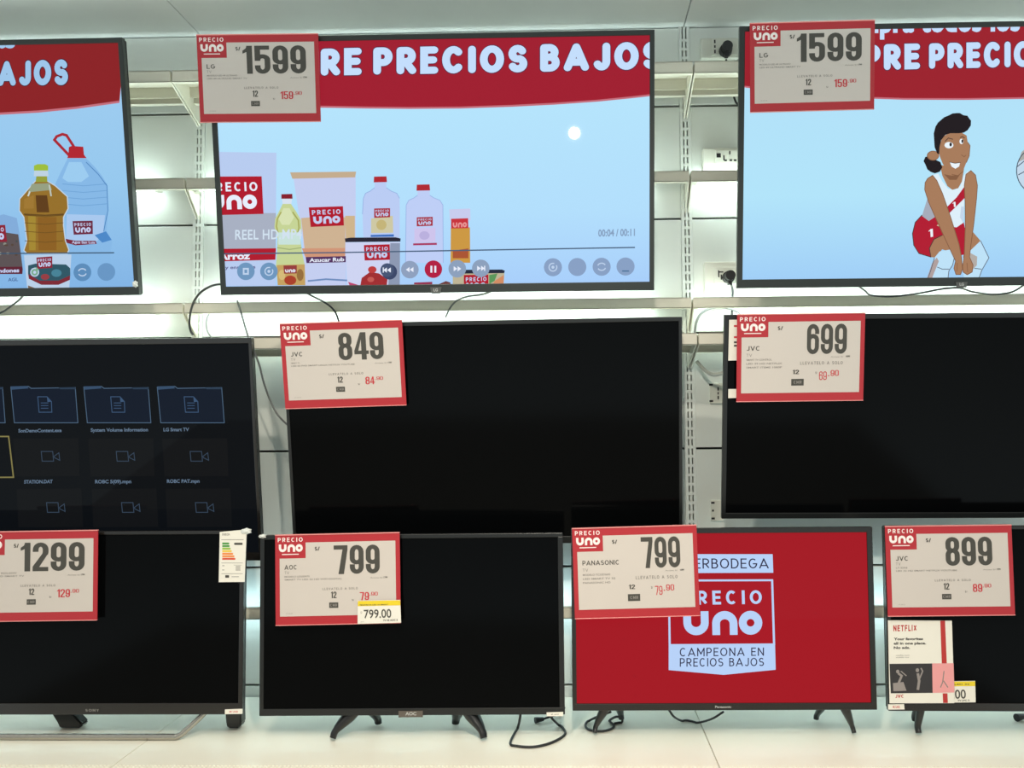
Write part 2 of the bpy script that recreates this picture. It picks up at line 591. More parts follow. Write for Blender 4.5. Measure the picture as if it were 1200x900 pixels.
class Art:
    """collects flat coloured shapes; map_fn turns drawing coordinates into (x, z) on the surface"""

    def __init__(self, map_fn, clip=None):
        self.map = map_fn
        self.clip = clip
        self.mats, self.tris, self.layer = [], [], 1
        self.cnt, self.sub, self.hold = {}, 0, False

    def mi(self, m):
        if m not in self.mats:
            self.mats.append(m)
        return self.mats.index(m)

    def raw(self, poly, m, mapped=False):
        p = poly if mapped else [self.map(*q) for q in poly]
        if self.clip:
            x0, x1, z0, z1 = self.clip
            for ax, lim, sg in ((0, x0, 1), (0, x1, -1), (1, z0, 1), (1, z1, -1)):
                o = []
                for i in range(len(p)):
                    a, b = p[i - 1], p[i]
                    ia, ib = (a[ax] - lim) * sg >= 0, (b[ax] - lim) * sg >= 0
                    if ia != ib:
                        t = (lim - a[ax]) / (b[ax] - a[ax])
                        o.append((a[0] + t * (b[0] - a[0]), a[1] + t * (b[1] - a[1])))
                    if ib:
                        o.append(b)
                p = o
                if len(p) < 3:
                    return
        self.tris.append((p, self.mi(m), self.layer + min(0.9, self.cnt.get(self.layer, 0) * 0.02 + self.sub * 0.003)))

    def poly(self, pts, m):
        if not self.hold:
            self.cnt[self.layer] = self.cnt.get(self.layer, 0) + 1
        if len(pts) == 3:
            return self.raw(pts, m)
        q = [self.map(*a) for a in pts]
        for t in tessellate_polygon([[Vector((a[0], a[1], 0)) for a in q]]):
            self.raw([q[i] for i in t], m, True)

    def quads(self, polys, m, fx, fy):
        for p in polys:
            pts = [(fx(a), fy(b)) for a, b in p] if not callable(fx) or fy else p
            self.poly(pts, m)

    def rect(self, x0, y0, x1, y1, m):
        self.poly([(x0, y0), (x1, y0), (x1, y1), (x0, y1)], m)

    def ell(self, cx, cy, rx, ry, m, n=28):
        self.poly(arc(cx, cy, rx, ry, 0, 360 - 360 / n, n - 1), m)

    def stroke(self, pts, w, m, closed=False):
        for q in ribbon(pts, w, closed):
            self.poly(q, m)

    def up(self, n=1):
        self.layer += n

    def place(self, polys, wd, quad, m):
        """put unit-height, y-up shapes of width wd inside a drawing-space quad TL,TR,BR,BL"""
        TL, TR, BR, BL = quad
        self.cnt[self.layer] = self.cnt.get(self.layer, 0) + 1
        self.hold = True
        for i, p in enumerate(polys):
            self.sub = i % 6
            pts = []
            for a, b in p:
                u, v = a / wd, 1 - b
                top = (TL[0] + (TR[0] - TL[0]) * u, TL[1] + (TR[1] - TL[1]) * u)
                bot = (BL[0] + (BR[0] - BL[0]) * u, BL[1] + (BR[1] - BL[1]) * u)
                pts.append((top[0] + (bot[0] - top[0]) * v, top[1] + (bot[1] - top[1]) * v))
            self.poly(pts, m)
        self.hold, self.sub = False, 0

    def text(self, s, quad, m, off=0.0, space=1.0):
        if len(quad) == 4 and not hasattr(quad[0], '__len__'):
            x0, y0, x1, y1 = quad
            quad = ((x0, y0), (x1, y0), (x1, y1), (x0, y1))
        tr, wd = text_tris(s, off, space)
        self.place(tr, wd, quad, m)

    def caps(self, s, quad, m, t=0.16, gap=0.16, round_ends=False):
        if not hasattr(quad[0], '__len__'):
            x0, y0, x1, y1 = quad
            quad = ((x0, y0), (x1, y0), (x1, y1), (x0, y1))
        q, wd = cap_polys(s, t, gap, round_ends)
        self.place(q, wd, quad, m)

    def number(self, s, quad, m, **k):
        if not hasattr(quad[0], '__len__'):
            x0, y0, x1, y1 = quad
            quad = ((x0, y0), (x1, y0), (x1, y1), (x0, y1))
        q, wd = number_polys(s, **k)
        self.place(q, wd, quad, m)

    def uno(self, quad, m):
        if not hasattr(quad[0], '__len__'):
            x0, y0, x1, y1 = quad
            quad = ((x0, y0), (x1, y0), (x1, y1), (x0, y1))
        q, wd = uno_polys()
        self.place(q, wd, quad, m)

    def emit(self, bm, y, base_mi, step=0.00025):
        """faces look towards -y (the shop aisle)"""
        for p, mi, ly in self.tris:
            area = sum(p[i - 1][0] * p[i][1] - p[i][0] * p[i - 1][1] for i in range(len(p)))
            if abs(area) < 1e-10:
                continue
            q = p if area > 0 else p[::-1]
            try:
                f = bm.faces.new([bm.verts.new((a, y - step * ly, b)) for a, b in q])
                f.material_index = base_mi + mi
            except ValueError:
                pass


# ================================================================== SETTING
D = 2.325                         # front of the back panels
DECK = CZ - 0.72
CAN = CZ + 1.107
UPL, UPR = -1.0357, 0.3180
BAYW = UPR - UPL
BAYS = [('left', UPL - BAYW, UPL), ('middle', UPL, UPR), ('right', UPR, UPR + BAYW)]
XL, XR = UPL - BAYW, UPR + BAYW

bm = bmesh.new()
bx(bm, XL - 0.6, XR + 0.6, D + 0.03, D + 0.12, 0, 3.0)
o = obj('wall_back', bm, M_BACK)
o['kind'] = 'structure'
bm = bmesh.new()
bx(bm, XL - 0.6, XR + 0.6, -2.5, D + 0.12, -0.1, 0)
o = obj('floor', bm, M_FLOOR)
o['kind'] = 'structure'

# gondola back: panels with open joints, two slotted uprights
g = thing('shelving_back', 'white panelled back wall of the display shelving with slotted uprights', 'shelving', (0, D, DECK))
gi = Matrix.Translation((0, -D, -DECK))


def loc_obj(name, bm, mats, parent, smooth=False):
    """mesh given in world coordinates under a parent"""
    bm.transform(parent.matrix_basis.inverted())
    return obj(name, bm, mats, parent, smooth)


bpy.context.view_layer.update()
joints = [CZ + 0.8843 - k * 0.31479 for k in range(6)]
edges = [CAN] + joints + [DECK - 0.005]
for nm, xa, xb in BAYS:
    for a, b in zip(edges[:-1], edges[1:]):
        if a - b < 0.02:
            continue
        bm = bmesh.new()
        bx(bm, xa + 0.0155, xb - 0.0155, D, D + 0.012, b + 0.0028, a - 0.0028, bev=0.0012)
        loc_obj('back_panel', bm, M_PANEL, g)
for xu in (UPL, UPR):
    bm = bmesh.new()
    for a, b in ((-.0150, -.0066), (-.0032, .0032), (.0066, .0150)):
        bx(bm, xu + a, xu + b, D - 0.003, D + 0.02, DECK - 0.004, CAN)
    z = DECK + 0.01
    while z < CAN - 0.02:
        for a, b in ((-.0066, -.0032), (.0032, .0066)):
            bx(bm, xu + a, xu + b, D - 0.003, D + 0.018, z, z + 0.0075)
        z += 0.025
    loc_obj('upright', bm, M_PANEL, g)

# canopy boards and base decks, one per bay
CANLAB = {'left': 'white canopy board over the left bay, above the yellow oil bottle screen',
          'middle': 'white canopy board over the middle bay, between the two ceiling seams',
          'right': 'white canopy board over the right bay, above the cartoon athlete screen'}
DECKLAB = {'left': 'cream base shelf left of the left seam, under the steel loop stand',
           'middle': 'cream base shelf between the two seams, carrying the arched black legs',
           'right': 'cream base shelf right of the right seam, under the red screen television'}
SEAM = {UPL: -0.996, UPR: 0.304}
for nm, xa, xb in BAYS:
    bm = bmesh.new()
    bx(bm, xa + 0.0012, xb - 0.0012, 1.30, D + 0.028, CAN, CAN + 0.03, bev=0.0015)  # unseen front reach lengthened to keep the downlight off the top signs
    bx(bm, xa + 0.0012, xb - 0.0012, 1.29, 1.302, CAN - 0.0, CAN + 0.06, bev=0.0015)
    tag(obj('canopy_board', bm, M_CANOPY), CANLAB[nm], 'canopy', 'canopy boards')
    xa, xb = SEAM.get(xa, xa), SEAM.get(xb, xb)
    t = thing('base_shelf', DECKLAB[nm], 'shelf', ((xa + xb) / 2, 2.1, DECK - 0.05), 'base shelves')
    bpy.context.view_layer.update()
    bm = bmesh.new()
    bx(bm, xa + 0.001, xb - 0.001, 1.83, D - 0.004, DECK - 0.022, DECK, bev=0.001)
    # row of small pressed dimples along the front edge
    loc_obj('deck_board', bm, M_DECK, t)
    bm = bmesh.new()
    x = xa + 0.006
    while x < xb - 0.006:
        for yy in (1.842, 1.852):
            bx(bm, x, x + 0.004, yy, yy + 0.004, DECK - 0.0005, DECK + 0.0012)
        x += 0.0085
    loc_obj('ribbed_edge', bm, M_DECK, t)
    bm = bmesh.new()
    bx(bm, xa + 0.001, xb - 0.001, 1.80, 1.832, DECK - 0.10, DECK - 0.001, bev=0.002)
    loc_obj('front_rail', bm, M_SHELF, t)
    bm = bmesh.new()
    bx(bm, xa + 0.002, xb - 0.002, 1.90, D, 0.0, DECK - 0.022)
    loc_obj('plinth', bm, M_SHELF, t)

# shelf rails on brackets
LEVELS = [('shelf', 2.150, 0.934, 0.903, 0.846, 'topmost'),
          ('led', 2.240, 0.677, 0.648, 0.584, 'second from top'),
          ('led', 2.240, 0.339, 0.311, 0.250, 'third from top'),
          ('shelf', 2.150, 0.235, 0.205, 0.155, 'fourth from top'),
          ('led', 2.240, -0.466, -0.496, -0.53, 'lowest')]
BAYTXT = {'left': 'left of the left slotted upright', 'middle': 'between the two slotted uprights', 'right': 'right of the right slotted upright'}
for kind, Y, z1, z0, zw, word in LEVELS:
    for nm, xa, xb in BAYS:
        nmk = 'light_rail' if kind == 'led' else 'shelf_rail'
        desc = {'led': 'white lit rail', 'shelf': 'white unlit shelf lip'}[kind]
        t = thing(nmk, '%s, %s, %s' % (desc, word, BAYTXT[nm]), 'rail' if kind == 'led' else 'shelf',
                  ((xa + xb) / 2, D, CZ + z0), 'lit rails' if kind == 'led' else 'shelves on brackets')
        bpy.context.view_layer.update()
        a, b = xa + 0.003, xb - 0.003
        Z1, Z0 = CZ + z1, CZ + z0
        bm = bmesh.new()
        bx(bm, a, b, Y, Y + 0.002, Z0, Z1, bev=0.0006)
        bx(bm, a, b, Y, Y + 0.014, Z0, Z0 + 0.002)
        bx(bm, a, b, Y, Y + 0.014, Z1 - 0.002, Z1)
        if kind == 'shelf':
            bx(bm, a, b, Y + 0.002, D - 0.034, Z1 - 0.004, Z1 - 0.0005)
            bx(bm, a, b, D - 0.075, D - 0.072, Z0 - 0.002, Z1 - 0.003)
            bx(bm, a, b, D - 0.050, D - 0.034, Z0 - 0.008, Z1 - 0.003)
        loc_obj('rail', bm, M_SHELF, t)
        for xs, sg in ((xa, 1), (xb, -1)):
            bm = bmesh.new()
            x0 = xs + sg * 0.0035
            prism(bm, [(Y + 0.003, Z1 - 0.004), (Y + 0.003, Z0 + 0.003), (D - 0.0045, CZ + zw), (D - 0.0045, Z1 - 0.004)], x0 - 0.0015, x0 + 0.0015)
            loc_obj('bracket', bm, M_SHELF, t)
        if kind == 'led':
            zc = (Z0 + Z1) / 2
            bm = bmesh.new()
            bx(bm, a + 0.02, b - 0.10, 2.262, 2.292, zc - 0.006, zc + 0.006, bev=0.003)
            loc_obj('light_tube', bm, M_LED if z1 > 0 else M_LED_LOW, t)
            for s0 in (a + 0.004, b - 0.10):
                bm = bmesh.new()
                bx(bm, s0, s0 + 0.016, 2.258, 2.296, zc - 0.010, zc + 0.010, bev=0.002)
                loc_obj('tube_socket', bm, M_OUT, t)


# ================================================================== TELEVISIONS
def pose(c, W, H, tilt, yaw, roll):
    """matrix whose origin is the middle of the set's bottom front edge"""
    M = Matrix.Rotation(math.radians(yaw), 4, 'Z') @ Matrix.Rotation(math.radians(tilt), 4, 'X') @ Matrix.Rotation(math.radians(roll), 4, 'Y')
    C = Vector((c[0], c[1], CZ + c[2]))
    return Matrix.Translation(C) @ M @ Matrix.Translation((0, 0, -H / 2))


def pix_map(Mw, ylocal):
    inv = Mw.inverted()
    o0 = inv @ Vector((0, 0, CZ))
    R3 = inv.to_3x3()

    def f(x, y):
        v = R3 @ (FX + RX * ((x - PX) / F) - UX * ((y - PY) / F))
        k = (ylocal - o0.y) / v.y
        p = o0 + v * k
        return (p.x, p.z)
    return f


SCR_Y = 0.0035


def television(name, label, c, W, H, tilt=0, yaw=0, roll=0, bez=(.010, .010, .010, .018), bmat=M_BEZEL, depth=0.045,
               art=None, screen=M_GLASS_OFF, mount=True, chin=None):
    """bez = left, right, top, bottom widths"""
    Mw = pose(c, W, H, tilt, yaw, roll)
    t = thing(name, label, 'television', (0, 0, 0))
    t.matrix_world = Mw
    l, r, tp, bt = bez
    bm = bmesh.new()
    d = 0.014
    bv = 0.0012
    bx(bm, -W / 2, W / 2, 0, d, 0, bt, bv)
    bx(bm, -W / 2, W / 2, 0, d, H - tp, H, bv)
    bx(bm, -W / 2, -W / 2 + l, 0, d, bt - .0015, H - tp + .0015, bv)
    bx(bm, W / 2 - r, W / 2, 0, d, bt - .0015, H - tp + .0015, bv)
    obj('bezel', bm, bmat, t)
    bm = bmesh.new()
    bx(bm, -W / 2 + .002, W / 2 - .002, d * .9, d + 0.012, .002, H - .002, 0.003)
    bx(bm, -W * .36, W * .36, d + .010, depth, H * .06, H * .62, 0.008)
    obj('back_cover', bm, M_BODY, t)
    # screen
    mats = [screen]
    bm = bmesh.new()
    bx(bm, -W / 2 + l - .001, W / 2 - r + .001, SCR_Y, d * .9, bt - .001, H - tp + .001)
    if art:
        A = Art(pix_map(Mw, SCR_Y), (-W / 2 + l, W / 2 - r, bt, H - tp))
        art(A)
        A.emit(bm, SCR_Y, 1)
        mats += A.mats
    obj('screen', bm, mats, t, smooth=None)
    if mount:
        # steel wall bracket from the back of the set to the panels
        inv = Mw.inverted()
        bm = bmesh.new()
        zc = (Mw @ Vector((0, depth, H * .34))).z
        yb = (Mw @ Vector((0, depth, H * .34))).y
        for xx in (-.16, .16):
            bx(bm, c[0] + xx - .015, c[0] + xx + .015, yb - .012, D - .002, zc - .012, zc + .012)
        bx(bm, c[0] - .19, c[0] + .19, D - .012, D - .0015, zc - .02, zc + .02)
        bm.transform(inv)
        obj('wall_mount', bm, M_STEEL, t)
    return t, Mw


def part_art(name, parent, map_fn, y, draw, step=0.00025, clip=None):
    A = Art(map_fn, clip)
    draw(A)
    bm = bmesh.new()
    A.emit(bm, y, 0, step)
    return obj(name, bm, A.mats, parent, smooth=None)


# ---- palette of the lit screens
SKY = glow_gradient('screen_sky', [(0.0, (166, 204, 250)), (0.35, (178, 222, 252)), (1.0, (182, 230, 252))], 2, 0.0, 0.55)
SKY_R = glow_gradient('screen_sky_right', [(0.0, (158, 204, 246)), (0.4, (178, 228, 250)), (1.0, (178, 224, 248))], 2, 0.0, 0.55)
SKY_L = glow_gradient('screen_sky_left', [(0.0, (128, 178, 228)), (0.5, (150, 200, 238)), (1.0, (158, 204, 240))], 2, 0.0, 0.55)
HRED = glow((160, 30, 48))
HRED_L = glow((140, 34, 38))
PINKL = glow((196, 110, 124))
LET = glow((196, 222, 252))
LET_L = glow((158, 198, 234))
LETS = glow((96, 40, 70))
LOGO = glow((176, 24, 44))
WHT = glow((232, 238, 252))
PALE = glow((196, 206, 240))
PALE2 = glow((186, 200, 240))
BTN = glow((138, 164, 198))
BTN2 = glow((110, 150, 190))
ICO = glow((190, 210, 236))
LINE = glow((74, 96, 124))


def logo_badge(A, quad, bgm, fg, text=True):
    TL, TR, BR, BL = quad
    A.poly(list(quad), bgm)
    A.up()

    def at2(u, v):
        a = (TL[0] + (TR[0] - TL[0]) * u, TL[1] + (TR[1] - TL[1]) * u)
        b = (BL[0] + (BR[0] - BL[0]) * u, BL[1] + (BR[1] - BL[1]) * u)
        return (a[0] + (b[0] - a[0]) * v, a[1] + (b[1] - a[1]) * v)
    if text:
        A.caps('PRECIO', (at2(.08, .15), at2(.92, .15), at2(.92, .39), at2(.08, .39)), fg, .19, .30)
    A.uno((at2(.10, .48), at2(.90, .48), at2(.90, .86), at2(.10, .86)), fg)


def headline(A, s, quad, let=LET, sh=LETS):
    (a, b, c, d) = quad
    if s.upper() != s:
        A.text(s, quad, let, 0.05, 1.1)
        return
    A.caps(s, ((a[0] - 1, a[1] - 1), (b[0] + 1, b[1] - 1), (c[0] + 1, c[1] + 1), (d[0] - 1, d[1] + 1)), sh, .30, .09, True)
    A.up()
    A.caps(s, quad, let, .26, .13, True)
    A.layer -= 1


def button(A, x, y, r, m, kind=None):
    A.ell(x, y, r, r, m)
    A.up()
    if kind == 'pause':
        A.rect(x - 3.4, y - 4, x - 1.2, y + 4, WHT)
        A.rect(x + 1.2, y - 4, x + 3.4, y + 4, WHT)
    elif kind == 'ring':
        A.stroke(arc(x, y, 4.6, 4.6, -30, 290, 16), 1.3, ICO)
        A.ell(x, y, 1.8, 1.8, ICO, 12)
    elif kind == 'loop':
        A.stroke(arc(x, y, 4.8, 4.2, 200, 330, 8), 1.3, ICO)
        A.stroke(arc(x, y, 4.8, 4.2, 20, 150, 8), 1.3, ICO)
    elif kind in ('prev', 'rew', 'ff', 'next'):
        s = -1 if kind in ('prev', 'rew') else 1
        for dx in (-4.2, 0.4):
            A.poly([(x + s * dx, y - 3), (x + s * (dx + 4.2), y), (x + s * dx, y + 3)], WHT)
        if kind in ('prev', 'next'):
            A.rect(x + s * 4.6 - .6, y - 3, x + s * 4.6 + .6, y + 3, WHT)
    elif kind == 'dash':
        A.rect(x - 4, y + 4.6, x + 4, y + 6, glow((70, 110, 150)))
    elif kind == 'box':
        A.rect(x - 3.5, y - 4, x + 3.5, y + 4, ICO)
        A.up()
        A.rect(x - 1.6, y - 2, x + 1.6, y + 2, m)
        A.layer -= 1
    A.layer -= 1


# ---- middle top screen
def art_middle(A):
    z1 = lambda x, y: (240 + x / 5.625, 180 + y / 5.625)
    z2 = lambda x, y: (400 + x / 5.625, 180 + y / 5.625)
    P1 = lambda L: [z1(*p) for p in L]
    P2 = lambda L: [z2(*p) for p in L]
    hb = [(235, 125), (375, 124), (430, 125), (480, 125.5), (540, 125), (600, 123), (650, 120.5), (700, 117), (740, 113), (775, 109)]
    A.poly([(230, 20), (790, 20)] + [(775, 109.8)] + [(x, y + 2.2) for x, y in hb[::-1]], PINKL)
    A.up()
    A.poly([(230, 20), (790, 20)] + hb[::-1], HRED)
    A.up()
    headline(A, 'SIEMP', ((248, 60), (371, 57.5), (371, 89.5), (248, 91)))
    headline(A, 'RE', ((376, 57.3), (424, 56), (424, 88), (376, 88.8)))
    headline(A, 'PRECIOS', ((437.5, 55.8), (618, 52.6), (618, 84.8), (437.5, 87.6)))
    headline(A, 'BAJOS', ((633, 52), (776, 48.5), (776, 81), (633, 84.3)))
    A.layer = 2
    # rice bag
    A.poly([(250, 178), (324, 179), (323, 335), (250, 335)], glow((184, 204, 240)))
    A.up()
    A.poly(P1([(60, 392), (470, 392), (468, 640), (60, 640)]), glow((168, 176, 194)))
    A.poly(P1([(60, 628), (470, 624), (466, 700), (60, 712)]), LOGO)
    A.up()
    A.text('Arroz', [z1(90, 655), z1(300, 650), z1(300, 697), z1(90, 702)], WHT, 0.04)
    A.text('y ensaladas', [z1(135, 740), z1(335, 735), z1(335, 757), z1(135, 762)], glow((90, 90, 140)), 0.02)
    logo_badge(A, (z1(-20, 152), z1(376, 150), z1(388, 398), z1(-5, 408)), LOGO, WHT)
    A.layer = 3
    # sugar bag
    A.poly(P1([(585, 160), (995, 150), (995, 560), (935, 570), (930, 870), (662, 870), (645, 560)]), PALE)
    A.up()
    A.poly(P1([(563, 124), (998, 119), (992, 157), (578, 166)]), glow((196, 172, 142)))
    A.poly(P1([(636, 425), (700, 420), (928, 420), (926, 672), (664, 680)]), glow((206, 178, 146)))
    A.poly(P1([(926, 410), (990, 410), (990, 556), (930, 560)]), glow((206, 180, 140)))
    A.poly(P1([(640, 625), (926, 622), (926, 676), (664, 682)]), glow((208, 150, 120)))
    A.up()
    A.poly(P1([(666, 682), (930, 676), (930, 716), (672, 722)]), glow((84, 50, 96)))
    logo_badge(A, (z1(686, 355), z1(912, 347), z1(918, 474), z1(699, 484)), LOGO, PALE)
    A.text('Azucar Rub', [z1(690, 690), z1(920, 684), z1(920, 710), z1(690, 716)], WHT, 0.03)
    A.stroke(P1([(680, 840), (800, 828), (940, 836)]), 2.0, glow((110, 140, 190)))
    # oil bottle
    A.layer = 5
    A.poly(P1([(515, 330), (568, 330), (605, 385), (636, 440), (640, 500), (632, 560), (640, 640), (660, 735), (664, 868), (482, 868), (470, 740), (478, 640), (482, 560), (460, 485), (465, 430), (495, 372)]), glow((198, 212, 150)))
    A.up()
    A.poly(P1([(520, 360), (560, 360), (590, 420), (560, 470), (510, 470), (488, 430)]), glow((216, 226, 178)))
    A.stroke(P1([(505, 385), (480, 430), (474, 480), (488, 540)]), 1.6, glow((170, 170, 90)))
    A.stroke(P1([(580, 385), (618, 440), (622, 490), (610, 540)]), 1.6, glow((164, 168, 90)))
    A.stroke(P1([(478, 620), (560, 632), (640, 620)]), 1.2, glow((160, 176, 120)))
    A.poly(P1([(485, 520), (635, 520), (632, 600), (487, 600)]), glow((200, 226, 220)))
    A.poly(P1([(506, 268), (578, 266), (580, 298), (506, 298)]), glow((134, 28, 44)))
    A.poly(P1([(510, 298), (576, 298), (572, 332), (514, 332)]), glow((216, 226, 240)))
    A.poly(P1([(476, 735), (660, 730), (664, 868), (482, 868)]), glow((196, 160, 96)))
    A.up()
    A.ell(*z1(565, 835), 7, 5.5, glow((170, 62, 40)))
    A.ell(*z1(510, 800), 4, 6, glow((214, 186, 120)))
    A.ell(*z1(630, 800), 4, 7, glow((150, 110, 60)))
    logo_badge(A, (z1(520, 738), z1(608, 736), z1(608, 790), z1(524, 792)), glow((150, 60, 60)), WHT, False)
    # milk bottles
    A.layer = 3
    b1 = [(220, 225), (190, 248), (160, 262), (146, 295), (140, 400), (146, 560), (384, 560), (386, 400), (384, 295), (366, 262), (330, 248), (297, 225), (297, 186), (220, 186)]
    A.poly(P2(b1), glow((186, 204, 244)))
    b2 = [(503, 275), (480, 292), (445, 308), (428, 340), (424, 720), (672, 720), (670, 340), (650, 308), (610, 292), (583, 275), (583, 240), (503, 240)]
    A.poly(P2(b2), glow((190, 206, 246)))
    A.up()
    A.stroke(P2(b1[:5]), 0.8, glow((150, 176, 226)))
    A.stroke(P2(b1[8:12]), 0.8, glow((150, 176, 226)))
    A.stroke(P2(b2[:5]), 0.8, glow((154, 180, 228)))
    A.stroke(P2(b2[5:10]), 0.8, glow((154, 180, 228)))
    A.poly(P2([(216, 152), (298, 150), (302, 188), (214, 190)]), glow((176, 40, 50)))
    A.poly(P2([(498, 205), (582, 203), (586, 243), (496, 245)]), glow((176, 40, 50)))
    A.poly(P2([(197, 428), (340, 410), (343, 522), (197, 524)]), glow((206, 200, 164)))
    A.poly(P2([(194, 536), (347, 532), (347, 548), (194, 550)]), glow((60, 110, 190)))
    A.poly(P2([(482, 492), (622, 488), (620, 584), (482, 588)]), glow((206, 196, 236)))
    A.poly(P2([(474, 592), (630, 588), (630, 602), (474, 605)]), glow((170, 60, 100)))
    A.up()
    A.ell(*z2(265, 470), 6, 6, glow((196, 180, 120)))
    A.ell(*z2(548, 540), 6, 5, glow((186, 176, 222)))
    logo_badge(A, (z2(217, 362), z2(322, 360), z2(322, 420), z2(217, 424)), glow((168, 44, 60)), PALE)
    logo_badge(A, (z2(498, 420), z2(603, 417), z2(603, 476), z2(498, 480)), glow((168, 44, 60)), PALE)
    # tall packet
    A.layer = 3
    A.poly(P2([(712, 368), (850, 362), (852, 440), (716, 440)]), glow((200, 204, 238)))
    A.poly(P2([(722, 490), (848, 486), (850, 720), (720, 720)]), glow((204, 152, 66)))
    A.up()
    A.poly(P2([(724, 430), (836, 426), (838, 492), (724, 494)]), glow((200, 50, 60)))
    A.poly(P2([(735, 640), (838, 625), (838, 690), (735, 690)]), glow((170, 84, 50)))
    A.up()
    A.uno([z2(735, 455), z2(828, 452), z2(828, 485), z2(735, 488)], glow((232, 150, 150)))
    # strawberry tin
    A.layer = 5
    A.poly(P2([(30, 585), (388, 583), (386, 875), (38, 875)]), glow((206, 212, 242)))
    A.up()
    A.poly(P2([(324, 590), (388, 590), (386, 875), (310, 875)]), glow((140, 152, 178)))
    A.poly(P2([(24, 560), (60, 554), (360, 552), (392, 560), (390, 580), (28, 584)]), glow((38, 36, 52)))
    A.poly(P2([(135, 820), (190, 780), (250, 790), (305, 830), (300, 875), (125, 875)]), glow((160, 44, 48)))
    A.poly(P2([(45, 845), (110, 865), (110, 878), (60, 878)]), glow((190, 70, 110)))
    A.ell(*z2(318, 780), 9, 9, glow((58, 70, 104)))
    A.up()
    A.ell(*z2(205, 765), 5, 4, glow((190, 60, 60)))
    A.ell(*z2(195, 830), 4, 3, glow((196, 90, 84)))
    logo_badge(A, (z2(150, 603), z2(320, 598), z2(322, 700), z2(155, 705)), LOGO, PALE)
    # small tin at the lower edge and a bowl behind the buttons
    A.layer = 4
    A.poly(P2([(735, 788), (1075, 782), (1070, 880), (735, 880)]), glow((190, 180, 150)))
    A.poly(P2([(480, 850), (600, 845), (600, 880), (480, 880)]), glow((150, 50, 80)))
    A.poly(P2([(620, 870), (690, 840), (720, 850), (720, 880), (620, 880)]), glow((110, 60, 60)))
    A.up()
    A.poly(P2([(732, 774), (760, 766), (1060, 764), (1078, 772), (1074, 788), (735, 792)]), glow((34, 40, 60)))
    A.poly(P2([(975, 800), (1030, 790), (1010, 840), (975, 860)]), glow((90, 150, 90)))
    A.poly(P2([(1010, 840), (1072, 800), (1068, 880), (990, 880)]), glow((210, 140, 100)))
    logo_badge(A, (z2(808, 800), z2(970, 797), z2(970, 905), z2(808, 910)), LOGO, PALE)
    # player overlay
    A.layer = 8
    A.stroke([(262, 297.5), (400, 296), (600, 292.5), (744, 290)], 1.5, LINE)
    A.text('REEL HD.MP4', [(276, 269.5), (354, 268.5), (354, 280), (276, 281)], glow((210, 226, 240)), 0.015, 1.05)
    A.text('00:04 / 00:11', [(701, 269), (744, 268), (744, 276.5), (701, 277.5)], glow((134, 160, 192)), 0.03)
    for x, k in ((288.5, 'box'), (315.5, 'ring')):
        button(A, x, 318, 10.3, BTN2, k)
    button(A, 454, 316.5, 8, glow((70, 84, 116)), 'prev')
    button(A, 480.5, 316, 10.3, glow((142, 160, 190)), 'rew')
    button(A, 508, 315.5, 10.3, glow((178, 28, 66)), 'pause')
    button(A, 536, 315, 10.3, glow((140, 160, 188)), 'ff')
    button(A, 563.5, 314.5, 10.3, glow((140, 160, 188)), 'next')
    for x, k in ((648, 'ring'), (676.5, None), (705, 'loop'), (733, 'dash')):
        button(A, x, 313.2 - (x - 648) * .01, 10.6, glow((136, 160, 196)), k)


